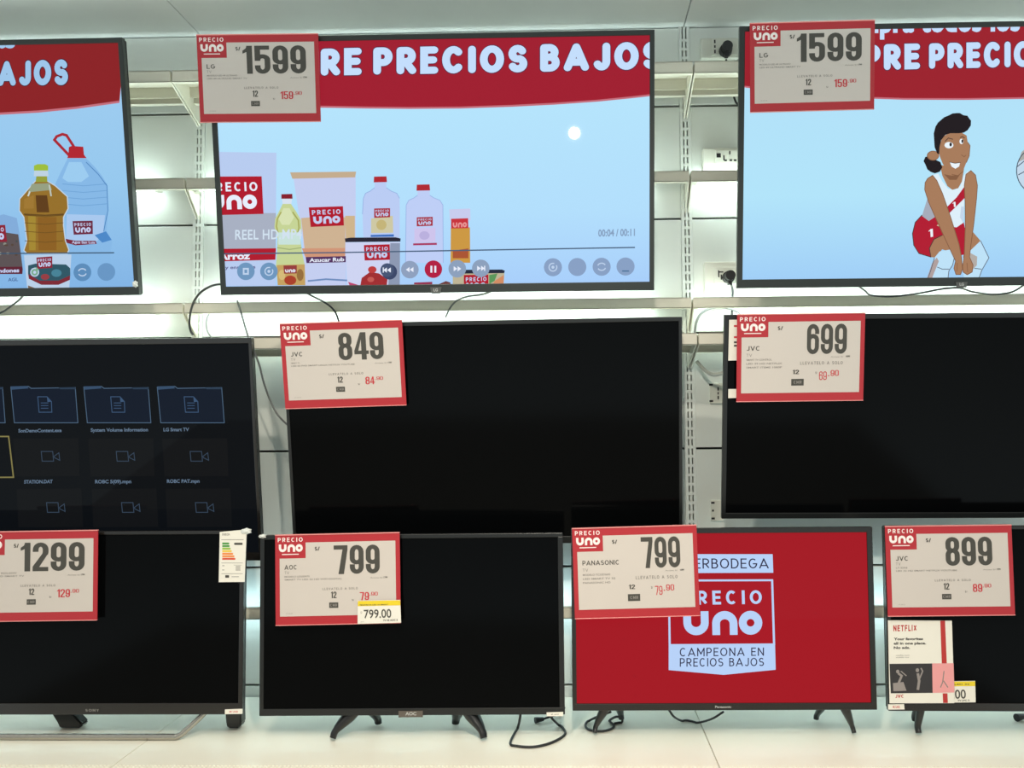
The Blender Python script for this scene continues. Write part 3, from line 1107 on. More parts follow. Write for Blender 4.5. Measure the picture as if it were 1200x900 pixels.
# ---- left top screen
def art_left(A):
    z = lambda x, y: (x / 4.5, 140 + y / 4.5)
    Pz = lambda L: [z(*p) for p in L]
    hb = [(-420, 118), (-300, 127), (-200, 132), (-100, 134), (0, 132), (45, 129.5), (90, 125), (140, 118)]
    A.poly([(-420, 10), (150, 10)] + [(x, y + 2.6) for x, y in hb[::-1]], PINKL)
    A.up()
    A.poly([(-420, 10), (150, 10)] + hb[::-1], HRED_L)
    A.up()
    headline(A, 'BAJOS', ((-22, 72.5), (80, 69.5), (80, 99.8), (-22, 101)), LET_L, glow((70, 30, 50)))
    headline(A, 'PRECIOS', ((-185, 74), (-38, 72), (-38, 101), (-185, 103)), LET_L, glow((70, 30, 50)))
    headline(A, 'dias', ((-30, 36), (18, 35.5), (18, 56.5), (-30, 57)), LET_L, glow((70, 30, 50)))
    A.layer = 2
    # water jug
    A.poly(Pz([(358, 205), (455, 205), (500, 250), (540, 300), (566, 345), (572, 470), (562, 590), (592, 640), (582, 720), (585, 760), (370, 760), (340, 480), (290, 345), (320, 280)]), glow((134, 184, 230)))
    A.up()
    A.poly(Pz([(365, 225), (430, 225), (470, 300), (430, 330), (360, 330), (330, 310)]), glow((156, 204, 240)))
    for yy in (340, 375, 410, 445):
        A.stroke(Pz([(330, yy), (440, yy + 10), (565, yy)]), 0.9, glow((112, 164, 214)))
    A.stroke(Pz([(455, 225), (520, 290), (565, 350), (570, 480), (548, 590)]), 1.0, glow((84, 136, 192)))
    A.poly(Pz([(352, 500), (555, 505), (545, 600), (515, 640), (350, 640)]), glow((168, 200, 238)))
    A.poly(Pz([(500, 610), (560, 590), (590, 635), (540, 650)]), glow((76, 136, 200)))
    A.poly(Pz([(342, 628), (400, 640), (505, 640), (512, 656), (400, 664), (342, 648)]), glow((120, 40, 62)))
    A.stroke(Pz([(366, 190), (288, 108), (300, 90), (330, 78), (352, 84), (392, 146)]), 3.2, glow((170, 40, 52)))
    A.poly(Pz([(364, 146), (378, 140), (440, 144), (444, 186), (458, 204), (356, 204), (362, 184)]), glow((178, 38, 48)))
    A.up()
    A.text('Agua San Luis', [z(380, 641), z(502, 643), z(502, 655), z(380, 654)], PALE, 0.03)
    logo_badge(A, (z(384, 536), z(490, 534), z(491, 604), z(390, 608)), glow((110, 40, 64)), PALE)
    # oil bottle
    A.layer = 4
    oil = [(188, 328), (252, 328), (292, 352), (354, 408), (358, 470), (334, 515), (334, 560), (344, 640), (362, 688), (354, 706), (146, 706), (130, 690), (146, 640), (130, 515), (106, 480), (108, 420), (150, 372)]
    A.stroke(Pz(oil), 2.2, glow((196, 214, 228)), True)
    A.up()
    A.poly(Pz(oil), glow((150, 112, 42)))
    A.up()
    A.poly(Pz([(170, 340), (262, 336), (276, 372), (150, 384)]), glow((150, 160, 130)))
    A.poly(Pz([(190, 400), (250, 400), (262, 490), (196, 490)]), glow((96, 62, 26)))
    A.poly(Pz([(130, 420), (180, 400), (180, 470), (128, 470)]), glow((160, 120, 50)))
    A.poly(Pz([(150, 510), (190, 510), (190, 690), (156, 690)]), glow((164, 136, 50)))
    A.poly(Pz([(200, 515), (300, 515), (300, 690), (206, 690)]), glow((140, 96, 34)))
    for yy in (505, 545, 590, 640):
        A.stroke(Pz([(132, yy), (240, yy + 8), (336, yy)]), 0.8, glow((110, 80, 30)))
    A.stroke(Pz([(128, 500), (240, 506), (338, 500)]), 1.6, glow((100, 72, 30)))
    A.poly(Pz([(194, 296), (250, 296), (252, 330), (190, 330)]), glow((150, 160, 60)))
    A.poly(Pz([(183, 268), (254, 268), (258, 300), (180, 300)]), glow((190, 210, 226)))
    A.poly(Pz([(181, 244), (200, 236), (240, 236), (256, 244), (256, 270), (181, 270)]), glow((158, 190, 60)))
    A.up()
    A.stroke(Pz([(160, 380), (150, 405)]), 1.8, glow((206, 214, 206)))
    A.stroke(Pz([(262, 345), (272, 405)]), 1.8, glow((190, 200, 190)))
    # packet at the left edge
    A.layer = 4
    A.poly(Pz([(-160, 560), (20, 500), (90, 520), (104, 600), (122, 790), (120, 815), (-160, 815)]), glow((130, 172, 218)))
    A.up()
    A.poly(Pz([(-160, 600), (30, 596), (98, 606), (122, 790), (120, 815), (-160, 815)]), glow((92, 82, 84)))
    A.up()
    for i in range(26):
        a, b = random.uniform(-140, 100), random.uniform(620, 770)
        A.ell(*z(a, b), random.uniform(1, 2.6), random.uniform(1, 2.2), glow(random.choice([(120, 96, 84), (70, 78, 80), (140, 140, 130), (86, 70, 60)])), 8)
    A.up()
    A.poly(Pz([(-160, 780), (120, 776), (120, 815), (-160, 815)]), glow((96, 34, 52)))
    A.up()
    A.text('Guindones', [z(-60, 790), z(104, 784), z(104, 806), z(-60, 810)], PALE, 0.04)
    logo_badge(A, (z(-90, 562), z(30, 556), z(40, 645), z(-84, 650)), glow((140, 34, 52)), PALE)
    # tub
    A.layer = 4
    A.poly(Pz([(128, 716), (378, 712), (366, 900), (146, 900)]), glow((186, 208, 232)))
    A.up()
    A.poly(Pz([(150, 770), (190, 760), (350, 765), (372, 785), (372, 822), (310, 850), (210, 850), (150, 815)]), glow((46, 86, 100)))
    A.poly(Pz([(150, 815), (210, 850), (310, 850), (372, 822), (370, 846), (310, 872), (220, 872), (154, 840)]), glow((126, 40, 52)))
    A.up()
    A.ell(*z(190, 800), 4, 4.5, glow((130, 176, 150)))
    A.ell(*z(300, 810), 6, 4.5, glow((70, 130, 150)))
    A.ell(*z(240, 830), 5, 3.4, glow((150, 60, 66)))
    A.poly(Pz([(150, 875), (230, 905), (180, 905), (152, 905)]), glow((120, 100, 84)))
    logo_badge(A, (z(194, 728), z(278, 722), z(278, 782), z(200, 788)), glow((138, 36, 56)), PALE)
    A.layer = 8
    A.text('AGL', [z(45, 836), z(98, 834), z(98, 852), z(45, 854)], glow((70, 100, 150)), 0.02)
    A.stroke(Pz([(-900, 715), (0, 707), (604, 703)]), 1.4, glow((60, 84, 108)))
    button(A, *z(437, 806), 10.4, glow((92, 140, 186)), 'loop')
    button(A, *z(563, 804), 10.4, glow((104, 150, 196)), None)
    button(A, *z(186, 806), 5.0, glow((120, 170, 140)), 'ring')


# ---- right top screen: cartoon volleyball player
def art_right(A):
    z = lambda x, y: (1040 + x / 4.094, 120 + y / 4.094)
    Pz = lambda L: [z(*p) for p in L]
    hb = [(860, 99), (900, 104), (950, 109.5), (1000, 113), (1060, 115), (1130, 115.2), (1200, 114), (1300, 109), (1400, 102)]
    A.poly([(860, 10), (1420, 10)] + [(x, y + 2) for x, y in hb[::-1]], PINKL)
    A.up()
    A.poly([(860, 10), (1420, 10)] + hb[::-1], glow((156, 34, 46)))
    A.up()
    headline(A, 'compra todos los dias', ((978, 13), (1252, 10), (1252, 36), (978, 39.5)))
    headline(A, 'SIEM', ((900, 54), (996, 53), (996, 84), (900, 85)))
    headline(A, 'PRE', ((1012, 52.5), (1078, 51), (1078, 81), (1012, 83)))
    headline(A, 'PRECIOS', ((1088.5, 51), (1232, 47.5), (1232, 78), (1088.5, 80.8)))
    headline(A, 'BAJOS', ((1245, 47), (1390, 44), (1390, 75), (1245, 78)))
    skin = glow((168, 124, 92))
    skin2 = glow((134, 94, 68))
    hair = glow((34, 28, 32))
    shirt = glow((222, 240, 250))
    red = glow((178, 28, 50))
    grey = glow((166, 172, 186))
    ink = glow((70, 54, 52))
    white = glow((236, 246, 252))
    sock = glow((190, 226, 248))
    A.layer = 2
    # legs and socks
    A.poly(Pz([(205, 742), (198, 700), (220, 655), (262, 636), (300, 655), (322, 705), (312, 722), (262, 705), (230, 745)]), skin)
    A.poly(Pz([(378, 660), (410, 622), (446, 664), (410, 712), (384, 740), (362, 745)]), skin)
    A.poly(Pz([(225, 745), (250, 715), (300, 706), (322, 735), (312, 780), (296, 808), (288, 900), (180, 900), (206, 810)]), sock)
    A.poly(Pz([(392, 716), (446, 664), (486, 746), (452, 805), (428, 900), (375, 900), (356, 760)]), sock)
    A.up()
    A.poly(Pz([(214, 770), (236, 744), (246, 762), (216, 836), (206, 900), (170, 900)]), glow((176, 160, 158)))
    A.poly(Pz([(396, 722), (430, 740), (428, 782), (400, 810), (384, 790)]), glow((180, 172, 166)))
    for L in ([(225, 745), (206, 810), (184, 870)], [(238, 790), (262, 800), (296, 800)], [(322, 735), (312, 780), (294, 808), (288, 860)],
              [(446, 664), (486, 746), (452, 805), (432, 860)], [(416, 796), (450, 800)]):
        A.stroke(Pz(L), 0.9, glow((96, 104, 120)))
    # shorts
    A.layer = 4
    A.poly(Pz([(165, 540), (132, 576), (119, 630), (125, 685), (150, 725), (207, 742), (200, 700), (222, 657), (262, 637), (298, 652), (345, 735), (368, 730), (374, 620), (365, 575), (300, 600), (230, 590)]), red)
    A.up()
    A.stroke(Pz([(165, 540), (132, 576), (119, 630), (125, 685), (150, 725), (207, 742), (200, 700), (222, 657), (262, 637)]), 0.9, ink)
    A.number('1', [z(196, 610), z(216, 606), z(218, 644), z(198, 648)], white)
    # shirt
    A.layer = 6
    A.poly(Pz([(214, 350), (242, 342), (262, 380), (290, 414), (320, 420), (348, 402), (366, 350), (384, 330), (398, 330), (380, 400), (368, 440), (362, 578), (330, 600), (280, 592), (164, 545), (188, 495), (194, 450)]), shirt)
    A.up()
    A.poly(Pz([(190, 462), (210, 480), (244, 548), (200, 572), (164, 545)]), grey)
    A.poly(Pz([(232, 590), (250, 576), (270, 604)]), glow((206, 196, 160)))
    A.poly(Pz([(352, 500), (366, 500), (362, 578), (346, 552)]), glow((196, 214, 236)))
    A.poly(Pz([(372, 398), (372, 456), (326, 502), (230, 596), (190, 574), (254, 532), (330, 456)]), red)
    A.up()
    A.number('1', [z(310, 480), z(324, 477), z(326, 501), z(312, 504)], white)
    # neck and head
    A.layer = 6
    A.poly(Pz([(250, 300), (262, 352), (286, 402), (310, 420), (338, 412), (356, 380), (366, 320)]), skin)
    A.poly(Pz([(180, 262), (172, 282), (182, 302), (190, 322), (206, 334), (226, 341), (250, 333), (262, 312), (252, 286), (226, 274), (200, 258)]), hair)
    A.up()
    A.poly(Pz([(270, 345), (305, 352), (345, 348), (330, 372), (296, 372)]), skin2)
    A.ell(*z(217, 256), 7.2, 5.8, skin2)
    A.up()
    A.ell(*z(218, 256), 6.4, 5.0, skin)
    A.poly(Pz([(262, 165), (300, 146), (355, 146), (378, 160), (383, 192), (394, 208), (390, 258), (376, 290), (360, 332), (336, 352), (306, 346), (280, 326), (262, 292), (250, 262), (242, 230)]), skin)
    A.up()
    A.poly(Pz([(236, 245), (224, 215), (220, 150), (228, 118), (240, 98), (270, 72), (290, 64), (310, 54), (330, 52), (345, 52), (362, 62), (382, 65), (390, 78), (399, 88), (398, 112), (382, 135), (364, 146), (340, 149), (300, 149), (275, 157), (256, 182), (248, 215), (246, 250)]), hair)
    A.ell(*z(293, 206), 5.2, 3.7, white)
    A.ell(*z(353, 188), 2.3, 3.1, white)
    A.poly(Pz([(297, 288), (322, 294), (346, 291), (342, 308), (324, 319), (306, 309)]), white)
    A.up()
    A.ell(*z(301, 203), 1.5, 2.3, hair, 14)
    A.ell(*z(357, 187), 1.1, 2.2, hair, 14)
    A.stroke(Pz([(274, 188), (290, 172), (312, 178)]), 0.9, ink)
    A.stroke(Pz([(346, 170), (358, 165), (368, 172)]), 0.9, ink)
    A.stroke(Pz([(383, 192), (394, 208), (390, 258), (376, 290)]), 0.8, skin2)
    A.stroke(Pz([(352, 252), (366, 262), (374, 254)]), 0.8, skin2)
    A.stroke(Pz([(295, 287), (322, 293), (348, 289)]), 0.7, ink)
    A.stroke(Pz([(360, 332), (336, 352), (306, 346)]), 0.8, skin2)
    # arms
    A.layer = 10
    armL = [(190, 366), (214, 351), (234, 376), (262, 440), (300, 550), (340, 680), (352, 742), (357, 798), (348, 826), (326, 826), (316, 796), (324, 762), (290, 690), (236, 572), (196, 482), (176, 420), (178, 386)]
    armR = [(374, 346), (398, 328), (420, 350), (429, 400), (425, 460), (412, 580), (397, 690), (391, 742), (408, 780), (404, 814), (380, 827), (360, 814), (358, 786), (366, 735), (371, 600), (370, 480), (366, 400)]
    for a in (armR, armL):
        A.poly(Pz(a), skin)
        A.up()
        A.stroke(Pz(a), 0.9, skin2, True)
        A.up()
    A.stroke(Pz([(332, 770), (330, 812)]), 0.7, skin2)
    A.stroke(Pz([(378, 770), (382, 815)]), 0.7, skin2)
    # ball
    A.layer = 3
    A.ell(1215, 200, 24, 27, glow((196, 218, 236)), 32)
    A.up()
    A.poly([(1193, 190), (1197, 178), (1206, 171), (1206, 184)], glow((170, 172, 168)))
    A.stroke(arc(1215, 200, 24, 27, 0, 350, 30), 1.1, glow((70, 84, 100)), True)
    A.stroke([(1191, 196), (1206, 184), (1230, 180)], 1.0, glow((70, 84, 100)))
    A.stroke([(1193, 205), (1206, 198), (1238, 205)], 1.0, glow((70, 84, 100)))


# ---- left middle screen: file browser
def art_files(A):
    z = lambda x, y: (x / 3.871, 390 + y / 3.871)
    Pz = lambda L: [z(*p) for p in L]
    fr = glow((74, 98, 122))
    tile = glow((14, 24, 40))
    tile2 = glow((15, 17, 20))
    ic = glow((58, 84, 116))
    ic2 = glow((52, 68, 86))
    tx = glow((96, 116, 138))
    for i, x in enumerate((-280, 50, 381, 714)):
        A.layer = 1
        A.poly(Pz([(x, 246), (x + 292, 248), (x + 304, 408), (x + 16, 408)]), tile)
        A.up()
        A.stroke(Pz([(x, 246), (x + 80, 243), (x + 92, 252), (x + 200, 250), (x + 292, 248), (x + 304, 408), (x + 16, 408)]), 0.9, fr, True)
        A.poly(Pz([(x, 243), (x + 74, 241), (x + 80, 252), (x + 2, 258)]), glow((52, 76, 104)))
        A.poly(Pz([(x + 216, 248), (x + 292, 246), (x + 294, 256), (x + 224, 256)]), glow((40, 58, 78)))
        dx = x + 122
        A.stroke(Pz([(dx, 290), (dx + 42, 290), (dx + 62, 312), (dx + 64, 360), (dx + 6, 360)]), 0.9, ic, True)
        A.poly(Pz([(dx + 42, 290), (dx + 62, 312), (dx + 44, 314)]), ic)
        for k in range(3):
            A.stroke(Pz([(dx + 14, 318 + k * 12), (dx + 48, 318 + k * 12)]), 0.8, ic)
    for x in (60, 400, 735):
        A.layer = 1
        A.poly(Pz([(x, 480), (x + 296, 478), (x + 302, 650), (x + 12, 652)]), tile2)
        A.poly(Pz([(x + 16, 708), (x + 310, 706), (x + 318, 880), (x + 24, 882)]), tile2)
        for yy, ox in ((560, 128), (792, 152)):
            A.layer = 2
            q = x + ox
            A.stroke(Pz([(q, yy - 22), (q + 52, yy - 22), (q + 56, yy + 22), (q + 4, yy + 22)]), 0.9, ic2, True)
            A.stroke(Pz([(q + 58, yy), (q + 80, yy - 16), (q + 84, yy + 18), (q + 60, yy + 6)]), 0.9, ic2, True)
    A.layer = 2
    A.stroke(Pz([(-270, 470), (40, 470), (62, 655), (-260, 657)]), 1.6, glow((128, 120, 72)), True)
    A.text('SonDemoContent.exe', [z(84, 436), z(280, 434), z(280, 450), z(84, 452)], tx, 0.03)
    A.text('System Volume Information', [z(412, 433), z(672, 431), z(672, 447), z(412, 449)], tx, 0.03)
    A.text('LG Smart TV', [z(742, 431), z(858, 430), z(858, 446), z(742, 447)], tx, 0.03)
    A.text('STATION.DAT', [z(110, 668), z(240, 666), z(240, 682), z(110, 684)], tx, 0.03)
    A.text('ROBC 5(09).mpn', [z(432, 667), z(596, 666), z(596, 682), z(432, 683)], tx, 0.03)
    A.text('ROBC PAT.mpn', [z(758, 665), z(906, 664), z(906, 680), z(758, 681)], tx, 0.03)


# ---- red logo screen
def art_red(A):
    z = lambda x, y: (770 + x / 5, 620 + y / 5)
    blue = glow((184, 210, 248))
    ink = glow((44, 40, 66))
    redd = glow((150, 24, 36))
    A.poly([z(66, 147), z(677, 147), z(681, 256), z(67, 258)], blue)
    A.poly([z(63, 296), z(680, 294), z(692, 680), z(68, 684)], blue)
    A.poly([z(68, 675), z(691, 672), z(695, 824), z(390, 854), z(68, 826)], blue)
    A.up()
    A.caps('HIPERBODEGA', [z(96, 172), z(652, 172), z(654, 230), z(97, 232)], ink, .115, .16)
    A.poly([z(74, 307), z(668, 305), z(679, 670), z(80, 674)], glow((168, 22, 36)))
    A.caps('CAMPEONA EN', [z(133, 696), z(626, 694), z(626, 742), z(133, 746)], ink, .12, .20)
    A.caps('PRECIOS BAJOS', [z(133, 756), z(626, 754), z(626, 802), z(133, 806)], ink, .12, .18)
    A.up()
    A.caps('PRECIO', [z(152, 362), z(612, 358), z(614, 438), z(156, 444)], blue, .19, .34)
    A.uno([z(152, 482), z(615, 478), z(617, 618), z(156, 622)], blue)


OFF = M_GLASS_OFF
BZT = (.0135, .0115, .0125, .021)
tvM, mM = television('television', 'large lit television with red headline and groceries, top middle', (-0.3328, 2.03, 0.6362), 1.0706, 0.6142, 9.13, 0.04, -0.01, BZT, M_BEZEL2, art=art_middle, screen=SKY)
tvL, mL = television('television', 'lit television showing an oil bottle and water jug, top left', (-1.6043, 2.03, 0.6388), 1.063, 0.6159, 9.29, -0.15, -0.05, BZT, M_BEZEL2, art=art_left, screen=SKY_L)
tvR, mR = television('television', 'lit television showing a cartoon volleyball player, top right', (0.9352, 2.03, 0.6400), 1.063, 0.6184, 8.10, -0.19, 0.11, BZT, M_BEZEL2, art=art_right, screen=SKY_R)
tvML, mML = television('television', 'dark television showing a file browser with folder tiles, middle row left', (-1.2558, 2.07, -0.0514), 0.970, 0.5524, 9.28, 0.01, 0.02, (.010, .008, .014, .02), M_BEZBRN, art=art_files, screen=glow((7, 11, 16)))
tvMC, mMC = television('television', 'switched-off black television carrying the 849 price sign, middle row centre', (-0.2161, 2.07, -0.0151), 0.961, 0.550, 9.36, -0.15, -0.43, (.008, .008, .010, .018), M_BEZEL)
tvMR, mMR = television('television', 'switched-off black television carrying the 699 price sign, middle row right', (0.8076, 2.07, 0.0177), 0.890, 0.4969, 9.01, 0.09, 0.16, (.010, .010, .012, .014), M_BEZEL)
tvS, mS = television('television', 'switched-off black television on a steel loop stand, bottom row left', (-1.1531, 2.0, -0.4489), 0.760, 0.4241, 0, 0.06, -0.04, (.010, .010, .008, .026), M_BEZBRN, mount=False)
tvA, mA = television('television', 'switched-off black television on arched black legs, carrying the yellow-tagged 799 sign', (-0.3789, 2.0, -0.4546), 0.7087, 0.4156, 0, 0.36, -0.19, (.010, .012, .010, .016), M_BEZEL, mount=False)
tvP, mP = television('television', 'lit television with an all red screen and logo, bottom row', (0.3421, 2.0, -0.4436), 0.6966, 0.4151, 0, 0.49, -0.03, (.010, .013, .012, .016), M_BEZBRN, art=art_red, screen=glow((164, 22, 34)), mount=False)
tvJ, mJ = television('television', 'switched-off black television with a white streaming card stuck on, bottom row right', (1.0810, 2.0, -0.4444), 0.730, 0.4193, 0, 0.03, 0.27, (.010, .010, .008, .018), M_BEZBRN, mount=False)


def inw(Mw, p):
    return Mw.inverted() @ Vector(p)


def leg_limb(bm, Mw, pts, rads, flat=(1.0, 0.75)):
    P = catmull([inw(Mw, p) for p in pts], 6)
    n = len(P)
    m = len(rads) - 1
    rr = []
    for i in range(n):
        t = i / (n - 1) * m
        k = min(int(t), m - 1)
        rr.append(rads[k] + (rads[k + 1] - rads[k]) * (t - k))
    tube(bm, P, rr, 10, flat=flat)


DZ = DECK + 0.004


def arched_leg(tv, Mw, xf, xr, xa, yf, yr, r0=.013, thin=.0075):
    bot = Mw.translation.z + 0.004
    ya = 2.035
    bm = bmesh.new()
    leg_limb(bm, Mw, [(xa, ya, bot + .02), (xa + (xf - xa) * .45, ya - (ya - yf) * .35, bot - .012), (xf * .9 + xa * .1, yf + .006, DECK + .022), (xf, yf, DZ + .002)], [r0 * 1.15, r0, thin * 1.1, thin])
    leg_limb(bm, Mw, [(xa, ya, bot + .02), (xa + (xr - xa) * .5, ya + (yr - ya) * .45, bot - .008), (xr * .9 + xa * .1, yr - .005, DECK + .02), (xr, yr, DZ + .002)], [r0, r0 * .9, thin * 1.1, thin])
    return obj('leg', bm, M_LEG, tv)


arched_leg(tvA, mA, -.561, -.478, -.503, 2.0, 2.10, .0205, .0095)
arched_leg(tvA, mA, -.211, -.290, -.262, 2.0, 2.10, .0205, .0095)
arched_leg(tvP, mP, .045, .113, .088, 2.035, 2.13, .0155, .007)
arched_leg(tvP, mP, .647, .586, .612, 2.035, 2.13, .0155, .007)
arched_leg(tvJ, mJ, .795, .822, .805, 2.035, 2.12, .012, .0085)
arched_leg(tvJ, mJ, 1.372, 1.342, 1.36, 2.035, 2.12, .012, .0085)

# steel loop stand with rear feet under the left bottom set
bot = mS.translation.z
bm = bmesh.new()
pth = [(-.868, 2.03, bot + .012), (-.873, 2.026, bot - .004), (-.905, 2.012, DECK + .024), (-.925, 2.004, DECK + .009), (-.955, 2.002, DECK + .0080), (-1.15, 2.002, DECK + .0080), (-1.352, 2.002, DECK + .0080), (-1.382, 2.004, DECK + .009), (-1.402, 2.012, DECK + .024), (-1.434, 2.026, bot - .004), (-1.439, 2.03, bot + .012)]
tube(bm, [inw(mS, p) for p in catmull(pth, 5)], .0072, 10)
obj('stand_loop', bm, M_CHROME, tvS)['label'] = 'shiny steel stand loop'
for cx, sk in ((-.826, .004), (-1.27, .06)):
    bm = bmesh.new()
    pts = [(cx - .02, bot + .01), (cx + .02, bot + .01), (cx + .018 + sk, DECK + .012), (cx + .012 + sk, DECK + .0020), (cx - .014 + sk * .6, DECK + .0020), (cx - .018 + sk * .6, DECK + .012)]
    prism(bm, pts, 2.075, 2.105, axis='y', bev=.003)
    bm.transform(mS.inverted())
    obj('foot', bm, M_LEG, tvS)

# brand badges and small stickers on the sets
def plate(name, tv, Mw, quad, base, draw=None, th=.0015, y0=0.0, label=None):
    """thin sticker or badge on a set's front, corners given as photo pixels"""
    f = pix_map(Mw, y0 - th)
    q = [f(*p) for p in quad]
    bm = bmesh.new()
    prism(bm, q[::-1], y0 - th, y0 + .0005, axis='y')
    mats = [base]
    if draw:
        A = Art(f)
        draw(A)
        A.emit(bm, y0 - th, 1, .0002)
        mats += A.mats
    o = obj(name, bm, mats, tv, smooth=None)
    if label:
        o['label'] = label
    return o


PRINT = mat('badge_print', (190, 190, 186), 0.4, metal=0.3)
plate('badge', tvA, mA, [(467, 833.3), (495.5, 833), (495.5, 840.5), (467, 840.8)], mat('badge_brown', (96, 88, 80), .4), lambda A: A.text('AOC', (475, 834.3, 488, 838.3), PRINT, .04))
plate('badge', tvS, mS, [(99, 830.2), (117, 830), (117, 834.6), (99, 834.8)], M_BEZBRN, lambda A: A.caps('SONY', (100, 830.8, 116, 834), mat('badge_dim', (120, 118, 114), .4), .2, .2), th=.0006)
plate('badge', tvP, mP, [(836, 826.6), (859, 826.4), (859, 830.2), (836, 830.4)], M_BEZBRN, lambda A: A.text('Panasonic', (838, 827, 857, 829.6), PRINT, .02), th=.0006)
plate('badge', tvM, mM, [(504, 336.5), (517.5, 336.3), (516, 343.8), (505.5, 344)], mat('badge_grey', (84, 86, 84), .4), lambda A: A.text('LG', (508, 338, 513, 341.5), PRINT, .03), th=.003)
plate('badge', tvR, mR, [(1120, 330.5), (1134, 330.3), (1132.5, 337), (1121.5, 337.2)], mat('badge_grey', (84, 86, 84), .4), lambda A: A.text('LG', (1124.5, 331.5, 1129.5, 334.8), PRINT, .03), th=.003)
for tv, Mw, q in ((tvS, mS, [(263.5, 831.5), (284, 830.8), (284, 836.6), (263.5, 836.9)]), (tvA, mA, [(640.5, 835), (660, 834.4), (660, 839.2), (640.5, 839.4)]),
                  (tvJ, mJ, [(1041, 825.5), (1059.5, 825.2), (1060, 831.4), (1041, 831.6)])):
    def dr(A, q=q):
        A.text('4K UHD', (q[0][0] + 5, q[0][1] + 1.6, q[1][0] - 5, q[2][1] - 1.6), M_REDINK if tv is not tvA else M_INK, .02)
    plate('sticker', tv, Mw, q, M_WHITE, dr, label='small white sticker on the bezel')


# energy label
def dr_energy(A):
    X = lambda x: 250 + x / 10
    Yy = lambda y: 610 + y / 10
    A.text('ENERGIA', (X(105), Yy(150), X(195), Yy(175)), M_GREY, .02)
    A.rect(X(95), Yy(222), X(355), Yy(228), M_GREY)
    for i, (m, e) in enumerate(((M_EG, 180), (M_EG, 185), (M_EL, 195), (M_EY, 210), (M_EO, 225), (M_EO, 240), (M_ER, 252))):
        y = 258 + i * 30
        A.poly([(X(105), Yy(y)), (X(e), Yy(y)), (X(e + 10), Yy(y + 11)), (X(e), Yy(y + 22)), (X(105), Yy(y + 22))], m)
    A.poly([(X(240), Yy(272)), (X(252), Yy(260)), (X(342), Yy(260)), (X(342), Yy(286)), (X(252), Yy(286))], M_INK)
    for y in (495, 620):
        A.rect(X(95), Yy(y), X(345), Yy(y + 5), M_GREY)
    A.rect(X(240), Yy(520), X(330), Yy(524), M_GREY)
    for y in (535, 555, 575):
        A.rect(X(262), Yy(y), X(318), Yy(y + 9), M_GREY)
    A.rect(X(105), Yy(525), X(130), Yy(533), M_GREY)
    A.rect(X(105), Yy(575), X(130), Yy(583), M_GREY)
    A.rect(X(140), Yy(640), X(185), Yy(670), M_INK)
    A.rect(X(215), Yy(655), X(300), Yy(662), M_GREY)


plate('energy_label', tvS, mS, [(257.5, 623.5), (289, 620.5), (286.5, 682), (256.3, 682.2)], M_WHITE, dr_energy, label='white energy rating label with coloured bars')


def film_corner(tv, Mw, px, py, sx, sz, loc_y=-.004):
    x, zz = pix_map(Mw, 0)(px, py)
    t = bmesh.new()
    bmesh.ops.create_icosphere(t, subdivisions=3, radius=1)
    for v in t.verts:
        k = 1 + .22 * math.sin(v.co.x * 5 + 1) * math.cos(v.co.z * 6)
        v.co = Vector((v.co.x * sx * k, v.co.y * .008 * k, v.co.z * sz * k))
    for f in t.faces:
        f.smooth = True
    bm = bmesh.new()
    merge(bm, t, 0, Matrix.Translation((x, loc_y + .006, zz)))
    obj('film_corner', bm, M_FILM, tv)['label'] = 'crumpled clear film at the corner'


film_corner(tvS, mS, 288, 622.5, .0125, .0065)
film_corner(tvA, mA, 307.5, 628.5, .009, .0045)
film_corner(tvL, mL, 158.5, 333, .007, .008)


# ================================================================== PRICE SIGNS
def fit_quad(W, H):
    return lambda u, v: ((u - .5) * W, (1 - v) * H)


